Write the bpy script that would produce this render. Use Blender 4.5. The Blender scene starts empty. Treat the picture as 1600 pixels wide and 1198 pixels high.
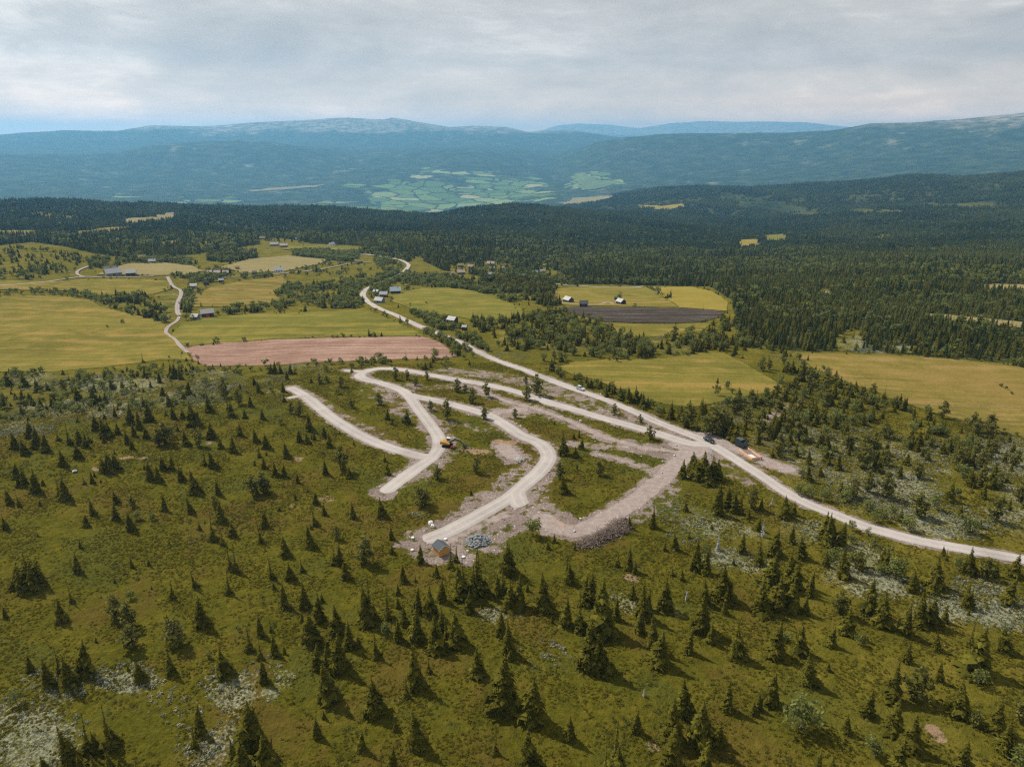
import bpy, math, random
import numpy as np
from mathutils import Vector, Matrix
from mathutils.geometry import delaunay_2d_cdt

SC = bpy.context.scene
COL = SC.collection
R = math.radians
rng = np.random.default_rng(7)
random.seed(7)

# ------------------------------------------------------------------ camera
HC = 100.0                      # drone height above the building plots
FPX, CX, CY = 1100.0, 800.0, 599.0
PITCH = math.atan((CY - 222.0) / FPX)
cam_d = bpy.data.cameras.new('camera')
cam_d.sensor_width = 36.0
cam_d.lens = 36.0 * FPX / 1600.0
cam_d.clip_start = 1.0
cam_d.clip_end = 90000.0
cam = bpy.data.objects.new('camera', cam_d)
COL.objects.link(cam)
cam.location = (0, 0, HC)
cam.rotation_euler = (math.pi / 2 - PITCH, 0, 0)
SC.camera = cam

# ------------------------------------------------------------------ light
SUN_EL, SUN_AZ = R(47), math.atan2(-0.80, 0.60)     # sun ahead and to the left
sdir = Vector((math.sin(SUN_AZ) * math.cos(SUN_EL), math.cos(SUN_AZ) * math.cos(SUN_EL), math.sin(SUN_EL)))
sun_d = bpy.data.lights.new('sun', 'SUN')
sun_d.energy = 5.0
sun_d.angle = R(0.6)
sun_d.color = (1.0, 0.93, 0.82)
sun = bpy.data.objects.new('sun', sun_d)
COL.objects.link(sun)
sun.rotation_euler = sdir.to_track_quat('Z', 'Y').to_euler()

W = bpy.data.worlds.new('World')
SC.world = W
W.use_nodes = True


class NT:
    """tiny helper to write node trees"""
    def __init__(s, tree):
        s.t = tree
        s.n = tree.nodes
        s.l = tree.links

    def new(s, typ, **kw):
        nd = s.n.new(typ)
        ins = kw.pop('ins', {})
        for k, v in kw.items():
            setattr(nd, k, v)
        for k, v in ins.items():
            s.set(nd, k, v)
        return nd

    def set(s, nd, k, v):
        sock = nd.inputs[k]
        if hasattr(v, 'is_linked') or isinstance(v, bpy.types.NodeSocket):
            s.l.new(v, sock)
        else:
            if isinstance(v, (tuple, list)) and len(v) == 3 and sock.type == 'RGBA':
                v = (*v, 1.0)
            sock.default_value = v

    def math(s, op, a, b=0.0, c=0.0, clamp=False):
        nd = s.new('ShaderNodeMath', operation=op, use_clamp=clamp)
        s.set(nd, 0, a)
        s.set(nd, 1, b)
        s.set(nd, 2, c)
        return nd.outputs[0]

    def noise(s, vec, scale, detail=4.0, rough=0.55, dist=0.0):
        nd = s.new('ShaderNodeTexNoise', ins={'Scale': scale, 'Detail': detail, 'Roughness': rough, 'Distortion': dist})
        s.l.new(vec, nd.inputs['Vector'])
        return nd.outputs['Fac']

    def ramp(s, fac, stops, interp='LINEAR'):
        nd = s.new('ShaderNodeValToRGB')
        cr = nd.color_ramp
        cr.interpolation = interp
        while len(cr.elements) < len(stops):
            cr.elements.new(0.5)
        for e, (p, c) in zip(cr.elements, stops):
            e.position = p
            e.color = (*c, 1.0) if isinstance(c, (tuple, list)) else (c, c, c, 1.0)
        s.l.new(fac, nd.inputs['Fac'])
        return nd.outputs['Color']

    def mix(s, fac, a, b, blend='MIX'):
        nd = s.new('ShaderNodeMix', data_type='RGBA', blend_type=blend)
        s.set(nd, 0, fac)
        for i, v in ((6, a), (7, b)):
            s.set(nd, i, v)
        return nd.outputs[2]

    def step(s, v, lo, hi):
        nd = s.new('ShaderNodeMapRange', interpolation_type='SMOOTHSTEP')
        s.set(nd, 0, v)
        s.set(nd, 1, lo)
        s.set(nd, 2, hi)
        return nd.outputs[0]

    def attr(s, name):
        return s.new('ShaderNodeAttribute', attribute_name=name)


wn = NT(W.node_tree)
wn.n.clear()
w_out = wn.new('ShaderNodeOutputWorld')
sky = wn.new('ShaderNodeTexSky', sky_type='NISHITA', sun_disc=False)
sky.sun_elevation = SUN_EL
sky.sun_rotation = SUN_AZ
sky.altitude = 900.0
bg_sky = wn.new('ShaderNodeBackground', ins={'Color': sky.outputs[0], 'Strength': 0.10})
tc = wn.new('ShaderNodeTexCoord')
sep = wn.new('ShaderNodeSeparateXYZ', ins={0: tc.outputs['Generated']})
zz = wn.math('MAXIMUM', sep.outputs[2], 0.0)
zd = wn.math('ADD', zz, 0.055)
cx_ = wn.math('DIVIDE', sep.outputs[0], zd)
cy_ = wn.math('DIVIDE', sep.outputs[1], zd)
cvec = wn.new('ShaderNodeCombineXYZ', ins={0: cx_, 1: cy_, 2: 0.0}).outputs[0]
mpw = wn.new('ShaderNodeMapping')
mpw.inputs['Scale'].default_value = (3.2, 3.2, 11.0)
wn.l.new(tc.outputs['Generated'], mpw.inputs['Vector'])
n1 = wn.noise(cvec, 0.30, 6, 0.55, 0.4)
n2 = wn.noise(mpw.outputs[0], 1.1, 7, 0.60, 0.3)
n3 = wn.noise(mpw.outputs[0], 4.5, 6, 0.62, 0.4)
nn = wn.math('ADD', wn.math('ADD', wn.math('MULTIPLY', n1, 0.16), wn.math('MULTIPLY', n2, 0.60)), wn.math('MULTIPLY', n3, 0.22))
# a brighter bank of cloud ahead to the left
dotn = wn.new('ShaderNodeVectorMath', operation='DOT_PRODUCT')
wn.l.new(tc.outputs['Generated'], dotn.inputs[0])
dotn.inputs[1].default_value = Vector((-0.6545, 1.112, 0.166)).normalized()
nn = wn.math('ADD', nn, wn.math('MULTIPLY', wn.step(dotn.outputs['Value'], 0.9900, 1.0003), 0.17))
cl = wn.ramp(nn, [(0.34, (0.435, 0.43, 0.425)), (0.46, (0.535, 0.525, 0.512)), (0.55, (0.64, 0.625, 0.605)), (0.66, (0.90, 0.88, 0.85))])
band = wn.ramp(zz, [(0.0, (4.2, 2.2, 1.05)), (0.018, (3.2, 1.9, 1.05)), (0.035, (2.5, 1.66, 1.04)), (0.06, (1.68, 1.32, 1.01)), (0.095, (1.16, 1.06, 0.98)), (0.14, (1.05, 0.99, 0.93)), (0.20, (1.06, 1.01, 0.96)), (0.6, (0.92, 0.92, 0.92))])
cl2 = wn.mix(1.0, cl, band, 'MULTIPLY')
bg_cl = wn.new('ShaderNodeBackground', ins={'Color': cl2, 'Strength': 0.91})
cover = wn.ramp(nn, [(0.30, 0.93), (0.5, 0.97), (0.8, 1.0)])
mixw = wn.new('ShaderNodeMixShader', ins={0: cover, 1: bg_sky.outputs[0], 2: bg_cl.outputs[0]})
wn.l.new(mixw.outputs[0], w_out.inputs[0])

vs = SC.view_settings
vs.view_transform = 'Standard'
vs.look = 'None'
vs.exposure = 0.22
vs.gamma = 1.0
vs.use_curve_mapping = False
SC.cycles.use_denoising = False
SC.cycles.filter_width = 1.25
SC.cycles.sample_clamp_indirect = 4.0
SC.cycles.max_bounces = 5
SC.cycles.diffuse_bounces = 2
SC.cycles.glossy_bounces = 1
SC.cycles.transmission_bounces = 2
SC.cycles.volume_bounces = 3
SC.cycles.transparent_max_bounces = 8
SC.cycles.caustics_reflective = False
SC.cycles.caustics_refractive = False


# ------------------------------------------------------------------ small maths
def ray(px, py):
    """pixel of the photograph -> azimuth, tan(elevation)"""
    u = (np.asarray(px, float) - CX) / FPX
    v = (CY - np.asarray(py, float)) / FPX
    dy = math.cos(PITCH) + v * math.sin(PITCH)
    dz = -math.sin(PITCH) + v * math.cos(PITCH)
    return np.arctan2(u, dy), dz / np.hypot(u, dy)


def project(p):
    """world points (n,3) -> pixel x, y of the photograph"""
    p = np.asarray(p, float).reshape(-1, 3)
    q = p - np.array([0, 0, HC])
    f = q[:, 1] * math.cos(PITCH) - q[:, 2] * math.sin(PITCH)
    up = q[:, 1] * math.sin(PITCH) + q[:, 2] * math.cos(PITCH)
    f = np.where(f < 1, 1, f)
    return CX + FPX * q[:, 0] / f, CY - FPX * up / f


def _h(ix, iy, s):
    n = (ix.astype(np.int64) * 374761393 + iy.astype(np.int64) * 668265263 + s * 974711) & 0x7fffffff
    n = ((n ^ (n >> 13)) * 1274126177) & 0x7fffffff
    return ((n ^ (n >> 16)) & 0xffff) / 65535.0


def vnoise(x, y, s=0):
    ix, iy = np.floor(x), np.floor(y)
    fx, fy = x - ix, y - iy
    fx = fx * fx * (3 - 2 * fx)
    fy = fy * fy * (3 - 2 * fy)
    a = _h(ix, iy, s) * (1 - fx) + _h(ix + 1, iy, s) * fx
    b = _h(ix, iy + 1, s) * (1 - fx) + _h(ix + 1, iy + 1, s) * fx
    return a * (1 - fy) + b * fy


def fbm(x, y, wl, octs=4, s=0, gain=0.5):
    x, y = np.asarray(x, float), np.asarray(y, float)
    t, a, w = np.zeros(np.broadcast(x, y).shape), 1.0, 0.0
    for k in range(octs):
        t += a * (vnoise(x / wl * 2 ** k + 17.3 * k, y / wl * 2 ** k - 9.1 * k, s + k) - 0.5) * 2
        w += a
        a *= gain
    return t / w


def inpoly(x, y, poly):
    r = np.zeros(np.shape(x), bool)
    n = len(poly)
    for i in range(n):
        x1, y1 = poly[i]
        x2, y2 = poly[(i + 1) % n]
        if y1 == y2:
            continue
        c = ((y1 > y) != (y2 > y)) & (x < (x2 - x1) * (y - y1) / (y2 - y1) + x1)
        r ^= c
    return r


def smooth(a, b, x):
    t = np.clip((x - a) / (b - a), 0, 1)
    return t * t * (3 - 2 * t)


# ------------------------------------------------------------------ terrain
# ridge lines and valley lines: distance, then (photo x, photo y) of the ground along the line, or a height
LINES = [
    (0, 0.0), (130, 0.0), (250, -0.5), (420, -11.0),
    (800, [(0, 432), (500, 433), (800, 437), (1000, 445), (1600, 447)]),
    (1300, [(0, 375), (400, 376), (700, 380), (900, 393), (1100, 402), (1600, 402)]),
    (1800, [(0, 347), (400, 350), (650, 354), (850, 358), (1000, 372), (1200, 378), (1600, 373)]),
    (2400, [(0, 318), (100, 315), (200, 321), (300, 326), (400, 329), (500, 326), (600, 333), (680, 339), (740, 330),
            (800, 325), (850, 328), (900, 335), (1000, 346), (1100, 353), (1200, 357), (1300, 352), (1400, 348), (1600, 342)]),
    (3000, [(0, 345), (600, 350), (820, 348), (880, 338), (1000, 337), (1200, 338), (1400, 325), (1600, 320)]),
    (4300, [(0, 331), (600, 338), (800, 338), (850, 330), (900, 317), (950, 311), (1000, 305), (1100, 297), (1200, 290),
            (1270, 287), (1350, 282), (1420, 273), (1500, 276), (1600, 273)]),
    (6200, [(0, 322), (500, 322), (600, 327), (700, 333), (800, 321), (860, 312), (900, 316), (1000, 310), (1200, 303), (1600, 292)]),
    (8200, [(0, 284), (100, 284), (200, 288), (300, 284), (400, 286), (500, 284), (600, 276), (700, 272), (800, 280), (850, 284),
            (880, 285), (910, 274), (950, 272), (1000, 270), (1100, 268), (1200, 264), (1300, 256), (1400, 248), (1600, 243)]),
    (10500, [(0, 242), (100, 244), (180, 241), (230, 228), (300, 222), (370, 220), (430, 223), (500, 232), (560, 240), (620, 237),
             (700, 233), (780, 238), (840, 246), (870, 248), (900, 236), (930, 222), (980, 214), (1050, 211), (1100, 209),
             (1160, 210), (1230, 208), (1300, 203), (1360, 191), (1420, 190), (1480, 187), (1540, 184), (1600, 180), (1750, 177)]),
    (12600, [(0, 236), (200, 236), (400, 228), (600, 231), (760, 228), (860, 236), (930, 232), (1000, 230), (1600, 205)]),
    (15500, [(0, 212), (60, 208), (100, 205), (180, 206), (240, 197), (300, 198), (350, 195), (400, 192), (450, 190), (510, 186),
             (545, 185), (600, 188), (612, 185), (640, 189), (700, 199), (740, 197), (790, 199), (830, 207), (860, 205), (900, 206),
             (960, 214), (1000, 221), (1100, 225), (1600, 226)]),
    (19500, [(0, 232), (800, 226), (1600, 226)]),
    (27000, [(0, 225), (700, 222), (800, 211), (850, 203), (870, 196), (905, 193), (950, 196), (1000, 201), (1050, 193), (1100, 190),
             (1150, 191), (1200, 190), (1250, 191), (1300, 196), (1350, 200), (1420, 206), (1600, 215)]),
    (33000, -300.0),
]


def line_z(az, d, spec):
    if not isinstance(spec, list):
        return np.full(az.shape, float(spec))
    a, t = ray([p[0] for p in spec], [p[1] for p in spec])
    return np.interp(az, a, HC + d * t)


def pchip(xk, zk, x):
    """monotone cubic through columns of zk (k, n) at xk, evaluated at x -> (len(x), n)"""
    h = np.diff(xk)[:, None]
    dl = np.diff(zk, axis=0) / h
    m = np.zeros_like(zk)
    w1 = 2 * h[1:] + h[:-1]
    w2 = h[1:] + 2 * h[:-1]
    same = dl[1:] * dl[:-1] > 0
    with np.errstate(divide='ignore', invalid='ignore'):
        hm = (w1 + w2) / (w1 / dl[:-1] + w2 / dl[1:])
    m[1:-1] = np.where(same, hm, 0)
    m[0], m[-1] = dl[0], dl[-1]
    i = np.clip(np.searchsorted(xk, x) - 1, 0, len(xk) - 2)
    hh = h[i]
    t = ((x - xk[i])[:, None]) / hh
    a, b = zk[i], zk[i + 1]
    ma, mb = m[i] * hh, m[i + 1] * hh
    return a * (1 + 2 * t) * (1 - t) ** 2 + ma * t * (1 - t) ** 2 + b * t * t * (3 - 2 * t) + mb * t * t * (t - 1)


AZF = 0.80
_front = np.linspace(-AZF, AZF, 560)
_back = np.linspace(AZF, 2 * math.pi - AZF, 62)[1:-1]
AZ = np.concatenate([_front, _back])
_near = np.exp(np.arange(math.log(62), math.log(440), 0.0042))
_mid = np.exp(np.arange(math.log(_near[-1]) + 0.006, math.log(3200), 0.0062))
_far = np.exp(np.arange(math.log(_mid[-1]) + 0.009, math.log(33000), 0.0092))
RD = np.concatenate([np.linspace(3, 60, 14), _near, _mid, _far, [33000.0]])
NA, ND = len(AZ), len(RD)
az_c = np.where(AZ > math.pi, AZ - 2 * math.pi, AZ)
XK = np.array([l[0] for l in LINES], float)
ZK = np.stack([line_z(np.clip(az_c, -0.72, 0.72), l[0], l[1]) for l in LINES])
HGT = pchip(XK, ZK, RD)                                     # (ND, NA)
GX = RD[:, None] * np.sin(AZ)[None]
GY = RD[:, None] * np.cos(AZ)[None]
dd = RD[:, None] + 0 * GX
HGT += 1.6 * fbm(GX, GY, 90, 3, 3) * smooth(60, 140, dd)
HGT += 5.0 * fbm(GX, GY, 260, 3, 11) * smooth(420, 900, dd) * (1 - smooth(5000, 7000, dd))
HGT += (9 * smooth(1000, 2000, dd) + 22 * smooth(2400, 3400, dd)) * fbm(GX, GY, 480, 4, 15) * (1 - smooth(5000, 7000, dd))
HGT += 26 * fbm(GX, GY, 1100, 5, 21, 0.55) * smooth(2500, 5200, dd)
HGT += 70 * fbm(GX, GY, 2600, 4, 31, 0.5) * smooth(6500, 9500, dd) * (1 - 0.55 * smooth(11000, 14000, dd))


def bump(px, py, d, h, r):
    a, _ = ray(px, py)
    x0, y0 = d * math.sin(a), d * math.cos(a)
    return h * np.exp(-((GX - x0) ** 2 + (GY - y0) ** 2) / r ** 2)


HGT += bump(40, 395, 960, 14, 110)
HGT += bump(1470, 640, 330, -3.0, 90)


def H(x, y):
    """height of the ground sheet, bilinear on its own grid"""
    x, y = np.asarray(x, float), np.asarray(y, float)
    d = np.hypot(x, y)
    a = np.arctan2(x, y)
    fa = np.interp(a, _front, np.arange(len(_front)))
    fd = np.interp(d, RD, np.arange(ND))
    i = np.clip(fd.astype(int), 0, ND - 2)
    j = np.clip(fa.astype(int), 0, len(_front) - 2)
    u, v = fd - i, fa - j
    return (HGT[i, j] * (1 - u) * (1 - v) + HGT[i + 1, j] * u * (1 - v) + HGT[i, j + 1] * (1 - u) * v + HGT[i + 1, j + 1] * u * v)


def P(px, py):
    """where the line of sight of a photo pixel meets the ground (n,3)"""
    px, py = np.atleast_1d(np.asarray(px, float)), np.atleast_1d(np.asarray(py, float))
    a, t = ray(px, py)
    fa = np.interp(a, _front, np.arange(len(_front)))
    j = np.clip(fa.astype(int), 0, len(_front) - 2)
    v = fa - j
    out = np.zeros((len(px), 3))
    for k in range(len(px)):
        z = HGT[:, j[k]] * (1 - v[k]) + HGT[:, j[k] + 1] * v[k]
        g = z - (HC + RD * t[k])
        hit = np.nonzero(g[14:] >= 0)[0]
        if len(hit) == 0:
            d = 30000.0
        else:
            i = hit[0] + 14
            d = RD[i] if i == 0 else RD[i - 1] + (RD[i] - RD[i - 1]) * (-g[i - 1]) / (g[i] - g[i - 1] + 1e-9)
        x, y = d * math.sin(a[k]), d * math.cos(a[k])
        out[k] = x, y, float(H(x, y))
    return out


def top_height(base, py):
    """height of something standing at base whose top shows at photo row py"""
    x, y, z = base
    px, _ = project(base)
    _, t = ray(px[0], py)
    return HC + math.hypot(x, y) * float(t) - z


# ------------------------------------------------------------------ object helpers
def mesh_obj(name, verts, faces, mat=None, parent=None, smooth_=False, mats=None, mi=None):
    me = bpy.data.meshes.new(name)
    me.from_pydata([tuple(map(float, v)) for v in verts], [], [tuple(map(int, f)) for f in faces])
    if mats:
        for m in mats:
            me.materials.append(m)
        if mi is not None:
            me.polygons.foreach_set('material_index', np.asarray(mi, np.int32))
    elif mat:
        me.materials.append(mat)
    if smooth_:
        me.polygons.foreach_set('use_smooth', np.ones(len(me.polygons), bool))
    me.update()
    o = bpy.data.objects.new(name, me)
    COL.objects.link(o)
    if parent:
        o.parent = parent
    return o


def empty(name, loc, rz=0.0, label=None, cat=None, group=None):
    o = bpy.data.objects.new(name, None)
    o.empty_display_size = 0.5
    COL.objects.link(o)
    o.location = loc
    o.rotation_euler = (0, 0, rz)
    tag(o, label, cat, group)
    return o


def tag(o, label=None, cat=None, group=None, kind=None):
    if label:
        o['label'] = label
    if cat:
        o['category'] = cat
    if group:
        o['group'] = group
    if kind:
        o['kind'] = kind
    return o


class MB:
    """collects boxes, bars, tubes, gables into one mesh"""
    def __init__(s):
        s.v, s.f = [], []

    def add(s, vs_, fs):
        b = len(s.v)
        s.v += [tuple(v) for v in vs_]
        s.f += [tuple(i + b for i in f) for f in fs]
        return s

    def box(s, x0, x1, y0, y1, z0, z1, taper=(0, 0)):
        tx, ty = taper
        return s.add([(x0, y0, z0), (x1, y0, z0), (x1, y1, z0), (x0, y1, z0),
                      (x0 + tx, y0 + ty, z1), (x1 - tx, y0 + ty, z1), (x1 - tx, y1 - ty, z1), (x0 + tx, y1 - ty, z1)],
                     [(3, 2, 1, 0), (4, 5, 6, 7), (0, 1, 5, 4), (1, 2, 6, 5), (2, 3, 7, 6), (3, 0, 4, 7)])

    def bar(s, p, q, w, h=None, n=4, w2=None):
        p, q = Vector(p), Vector(q)
        d = (q - p).normalized()
        up = Vector((0, 0, 1)) if abs(d.z) < 0.95 else Vector((1, 0, 0))
        a = d.cross(up).normalized()
        b = a.cross(d).normalized()
        h = h or w
        k = (w2 / w) if w2 else 1.0
        vs_ = []
        for c, sc in ((p, 1.0), (q, k)):
            for i in range(n):
                t = 2 * math.pi * (i + 0.5) / n
                r_ = 0.7071 if n == 4 else 0.5
                vs_.append(c + a * math.cos(t) * w * r_ * sc + b * math.sin(t) * h * r_ * sc)
        fs = [(i, (i + 1) % n, n + (i + 1) % n, n + i) for i in range(n)] + [tuple(range(n))[::-1], tuple(range(n, 2 * n))]
        return s.add(vs_, fs)

    def prism(s, prof, y0, y1):
        """profile in x,z extruded along y"""
        n = len(prof)
        vs_ = [(x, y0, z) for x, z in prof] + [(x, y1, z) for x, z in prof]
        fs = [tuple(range(n)), tuple(range(2 * n - 1, n - 1, -1))] + [(i, i + n, (i + 1) % n + n, (i + 1) % n) for i in range(n)]
        return s.add(vs_, fs)

    def build(s, name, mat, parent=None, smooth_=False):
        return mesh_obj(name, s.v, s.f, mat, parent, smooth_)


# ------------------------------------------------------------------ materials
MATS = {}


def mat(name, build):
    m = bpy.data.materials.new(name)
    m.use_nodes = True
    t = NT(m.node_tree)
    t.n.clear()
    out = t.new('ShaderNodeOutputMaterial')
    build(t, out)
    MATS[name] = m
    return m


def plain(name, col, rough=0.7, var=0.25, scale=1.5, metal=0.0):
    def b(t, out):
        co = t.new('ShaderNodeTexCoord').outputs['Object']
        n = t.noise(co, scale, 5, 0.6)
        c = t.mix(n, tuple(c * (1 - var) for c in col), tuple(min(1, c * (1 + var)) for c in col))
        p = t.new('ShaderNodeBsdfPrincipled', ins={'Base Color': c, 'Roughness': rough, 'Metallic': metal})
        p.inputs['Specular IOR Level'].default_value = 0.3
        t.l.new(p.outputs[0], out.inputs[0])
    return mat(name, b)


def bumpn(t, hgt, strength, dist):
    return t.new('ShaderNodeBump', ins={'Height': hgt, 'Strength': strength, 'Distance': dist}).outputs[0]


def b_ground(t, out):
    co = t.new('ShaderNodeTexCoord').outputs['Object']
    at = t.attr('masks')
    sp = t.new('ShaderNodeSeparateColor', ins={0: at.outputs['Color']})
    grav, pale, forest = sp.outputs[0], sp.outputs[1], sp.outputs[2]
    meadow = t.attr('meadow').outputs['Fac']
    high = t.attr('high').outputs['Fac']
    nL = t.noise(co, 0.011, 4, 0.5)
    nM = t.noise(co, 0.085, 5, 0.6)
    nS = t.noise(co, 0.55, 6, 0.65)
    nT = t.noise(co, 1.7, 6, 0.7)
    nV = t.math('ADD', t.math('MULTIPLY', nS, 0.55), t.math('MULTIPLY', nT, 0.45))
    heath = t.ramp(nV, [(0.30, (0.029, 0.030, 0.004)), (0.45, (0.072, 0.067, 0.008)), (0.56, (0.116, 0.102, 0.012)), (0.70, (0.183, 0.140, 0.024))])
    heath = t.mix(t.step(nM, 0.38, 0.66), t.mix(0.30, heath, (0.056, 0.063, 0.007)), t.mix(0.22, heath, (0.152, 0.124, 0.017)))
    nB = t.noise(co, 0.035, 5, 0.65, 0.6)
    heath = t.mix(t.math('MULTIPLY', t.step(nB, 0.50, 0.60), 0.55), heath, t.mix(nV, (0.060, 0.042, 0.010), (0.150, 0.098, 0.026)))
    heath = t.mix(t.math('MULTIPLY', t.math('SUBTRACT', 1.0, t.step(nB, 0.38, 0.47)), 0.5), heath, t.mix(nV, (0.028, 0.036, 0.009), (0.105, 0.118, 0.024)))
    spots = t.math('MULTIPLY', t.step(nT, 0.60, 0.72), t.step(nM, 0.50, 0.68))
    heath = t.mix(t.math('MULTIPLY', spots, 0.75), heath, (0.196, 0.115, 0.028))
    mead = t.ramp(nM, [(0.3, (0.089, 0.083, 0.011)), (0.5, (0.147, 0.124, 0.017)), (0.7, (0.214, 0.162, 0.028))])
    mead = t.mix(t.step(nV, 0.40, 0.62), t.mix(0.5, mead, (0.064, 0.067, 0.009)), mead)
    c = t.mix(meadow, heath, mead)
    floor_ = t.mix(t.step(nM, 0.45, 0.65), t.mix(nS, (0.018, 0.023, 0.008), (0.055, 0.058, 0.019)), t.mix(nS, (0.05, 0.055, 0.018), (0.12, 0.11, 0.036)))
    c = t.mix(t.step(forest, 0.1, 0.7), c, floor_)
    # pale willow and lichen
    pl = t.math('ADD', pale, t.math('MULTIPLY', t.math('SUBTRACT', nT, 0.5), 1.6))
    plm = t.step(t.math('ADD', pl, t.math('MULTIPLY', t.math('SUBTRACT', nM, 0.5), 1.4)), 0.42, 0.78)
    palec = t.ramp(nT, [(0.3, (0.10, 0.105, 0.055)), (0.5, (0.22, 0.225, 0.15)), (0.68, (0.37, 0.37, 0.29))])
    c = t.mix(t.math('MULTIPLY', plm, 0.85), c, palec)
    # torn up ground with stones
    nG = t.noise(co, 0.20, 5, 0.65)
    gsum = t.math('ADD', t.math('MULTIPLY', t.math('SUBTRACT', nG, 0.5), 2.3), t.math('MULTIPLY', t.math('SUBTRACT', nS, 0.5), 1.2))
    gm = t.step(t.math('ADD', grav, gsum), 0.46, 0.74)
    gm = t.math('MULTIPLY', gm, t.step(grav, 0.08, 0.3))
    vor = t.new('ShaderNodeTexVoronoi', ins={'Scale': 1.3, 'Randomness': 1.0})
    t.l.new(co, vor.inputs['Vector'])
    gravc = t.ramp(t.math('ADD', t.math('MULTIPLY', nT, 0.6), t.math('MULTIPLY', nM, 0.4)), [(0.28, (0.115, 0.082, 0.066)), (0.45, (0.210, 0.162, 0.140)), (0.60, (0.300, 0.244, 0.220)), (0.8, (0.41, 0.355, 0.33))])
    sc_ = t.new('ShaderNodeSeparateColor', ins={0: vor.outputs['Color']})
    white = t.math('MULTIPLY', t.step(sc_.outputs[0], 0.90, 0.95), t.math('SUBTRACT', 1.0, t.step(vor.outputs['Distance'], 0.25, 0.42)))
    gravc = t.mix(t.math('MULTIPLY', white, 0.8), gravc, (0.55, 0.54, 0.52))
    pkd = at.outputs['Alpha']
    packc = t.ramp(nS, [(0.3, (0.225, 0.180, 0.162)), (0.5, (0.295, 0.246, 0.226)), (0.7, (0.37, 0.318, 0.297))])
    pm = t.step(t.math('ADD', pkd, t.math('MULTIPLY', t.math('SUBTRACT', nG, 0.5), 1.0)), 0.35, 0.75)
    gravc = t.mix(t.math('MULTIPLY', pm, 0.68), gravc, packc)
    och = t.attr('ochre').outputs['Fac']
    om = t.step(t.math('ADD', och, t.math('ADD', t.math('MULTIPLY', t.math('SUBTRACT', nG, 0.5), 1.6), t.math('MULTIPLY', t.math('SUBTRACT', nV, 0.5), 2.4))), 0.45, 0.8)
    om = t.math('MULTIPLY', om, t.step(och, 0.03, 0.2))
    gravc = t.mix(t.math('MULTIPLY', om, 0.7), gravc, t.mix(nT, (0.30, 0.16, 0.085), (0.42, 0.28, 0.18)))
    gm = t.math('MAXIMUM', gm, t.math('MULTIPLY', om, 0.75))
    gm = t.math('MAXIMUM', gm, pm)
    c = t.mix(gm, c, gravc)
    # mountains: forest with clearings, bare tops
    nF = t.noise(co, 0.0016, 7, 0.62)
    nF2 = t.noise(co, 0.0065, 6, 0.65)
    far = t.ramp(nF2, [(0.34, (0.018, 0.026, 0.011)), (0.5, (0.034, 0.046, 0.019)), (0.64, (0.062, 0.074, 0.034))])
    far = t.mix(t.math('MULTIPLY', t.step(t.math('ADD', t.math('MULTIPLY', nF, 0.55), t.math('MULTIPLY', nF2, 0.45)), 0.57, 0.68), 0.60), far, (0.30, 0.27, 0.18))
    bald = t.step(t.math('ADD', high, t.math('MULTIPLY', t.math('SUBTRACT', nF, 0.5), 1.5)), 0.55, 0.95)
    far = t.mix(t.math('MULTIPLY', bald, 0.8), far, t.mix(t.step(nF2, 0.4, 0.6), (0.12, 0.11, 0.08), (0.34, 0.30, 0.24)))
    # hedged hay fields on the valley floor
    val = t.attr('valley').outputs['Fac']
    vo1 = t.new('ShaderNodeTexVoronoi', ins={'Scale': 0.0046, 'Randomness': 0.95})
    vo2 = t.new('ShaderNodeTexVoronoi', feature='DISTANCE_TO_EDGE', ins={'Scale': 0.0046, 'Randomness': 0.95})
    wob = t.new('ShaderNodeVectorMath', operation='ADD')
    nz = t.new('ShaderNodeTexNoise', ins={'Scale': 0.006, 'Detail': 3.0})
    t.l.new(co, nz.inputs['Vector'])
    wsc = t.new('ShaderNodeVectorMath', operation='SCALE', ins={'Scale': 150.0})
    t.l.new(nz.outputs['Color'], wsc.inputs[0])
    t.l.new(co, wob.inputs[0])
    t.l.new(wsc.outputs[0], wob.inputs[1])
    for vv in (vo1, vo2):
        t.l.new(wob.outputs[0], vv.inputs['Vector'])
    cs = t.new('ShaderNodeSeparateColor', ins={0: vo1.outputs['Color']})
    vcol = t.ramp(cs.outputs[1], [(0.0, (0.075, 0.125, 0.040)), (0.5, (0.130, 0.190, 0.060)), (0.8, (0.21, 0.25, 0.10)), (1.0, (0.29, 0.27, 0.14))])
    isf = t.math('MULTIPLY', t.step(t.math('ADD', val, t.math('MULTIPLY', t.math('SUBTRACT', cs.outputs[0], 0.5), 0.9)), 0.48, 0.56), t.step(vo2.outputs['Distance'], 0.030, 0.075))
    far = t.mix(isf, far, vcol)
    farm = t.attr('farness').outputs['Fac']
    c = t.mix(farm, c, far)
    hgt = t.math('ADD', nS, t.math('MULTIPLY', nT, 0.55))
    nrm = bumpn(t, hgt, t.math('SUBTRACT', 1.0, t.math('MULTIPLY', pm, 0.55)), 0.9)
    p = t.new('ShaderNodeBsdfDiffuse', ins={'Color': c, 'Normal': nrm})
    t.l.new(p.outputs[0], out.inputs[0])


M_GROUND = mat('ground', b_ground)


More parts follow.
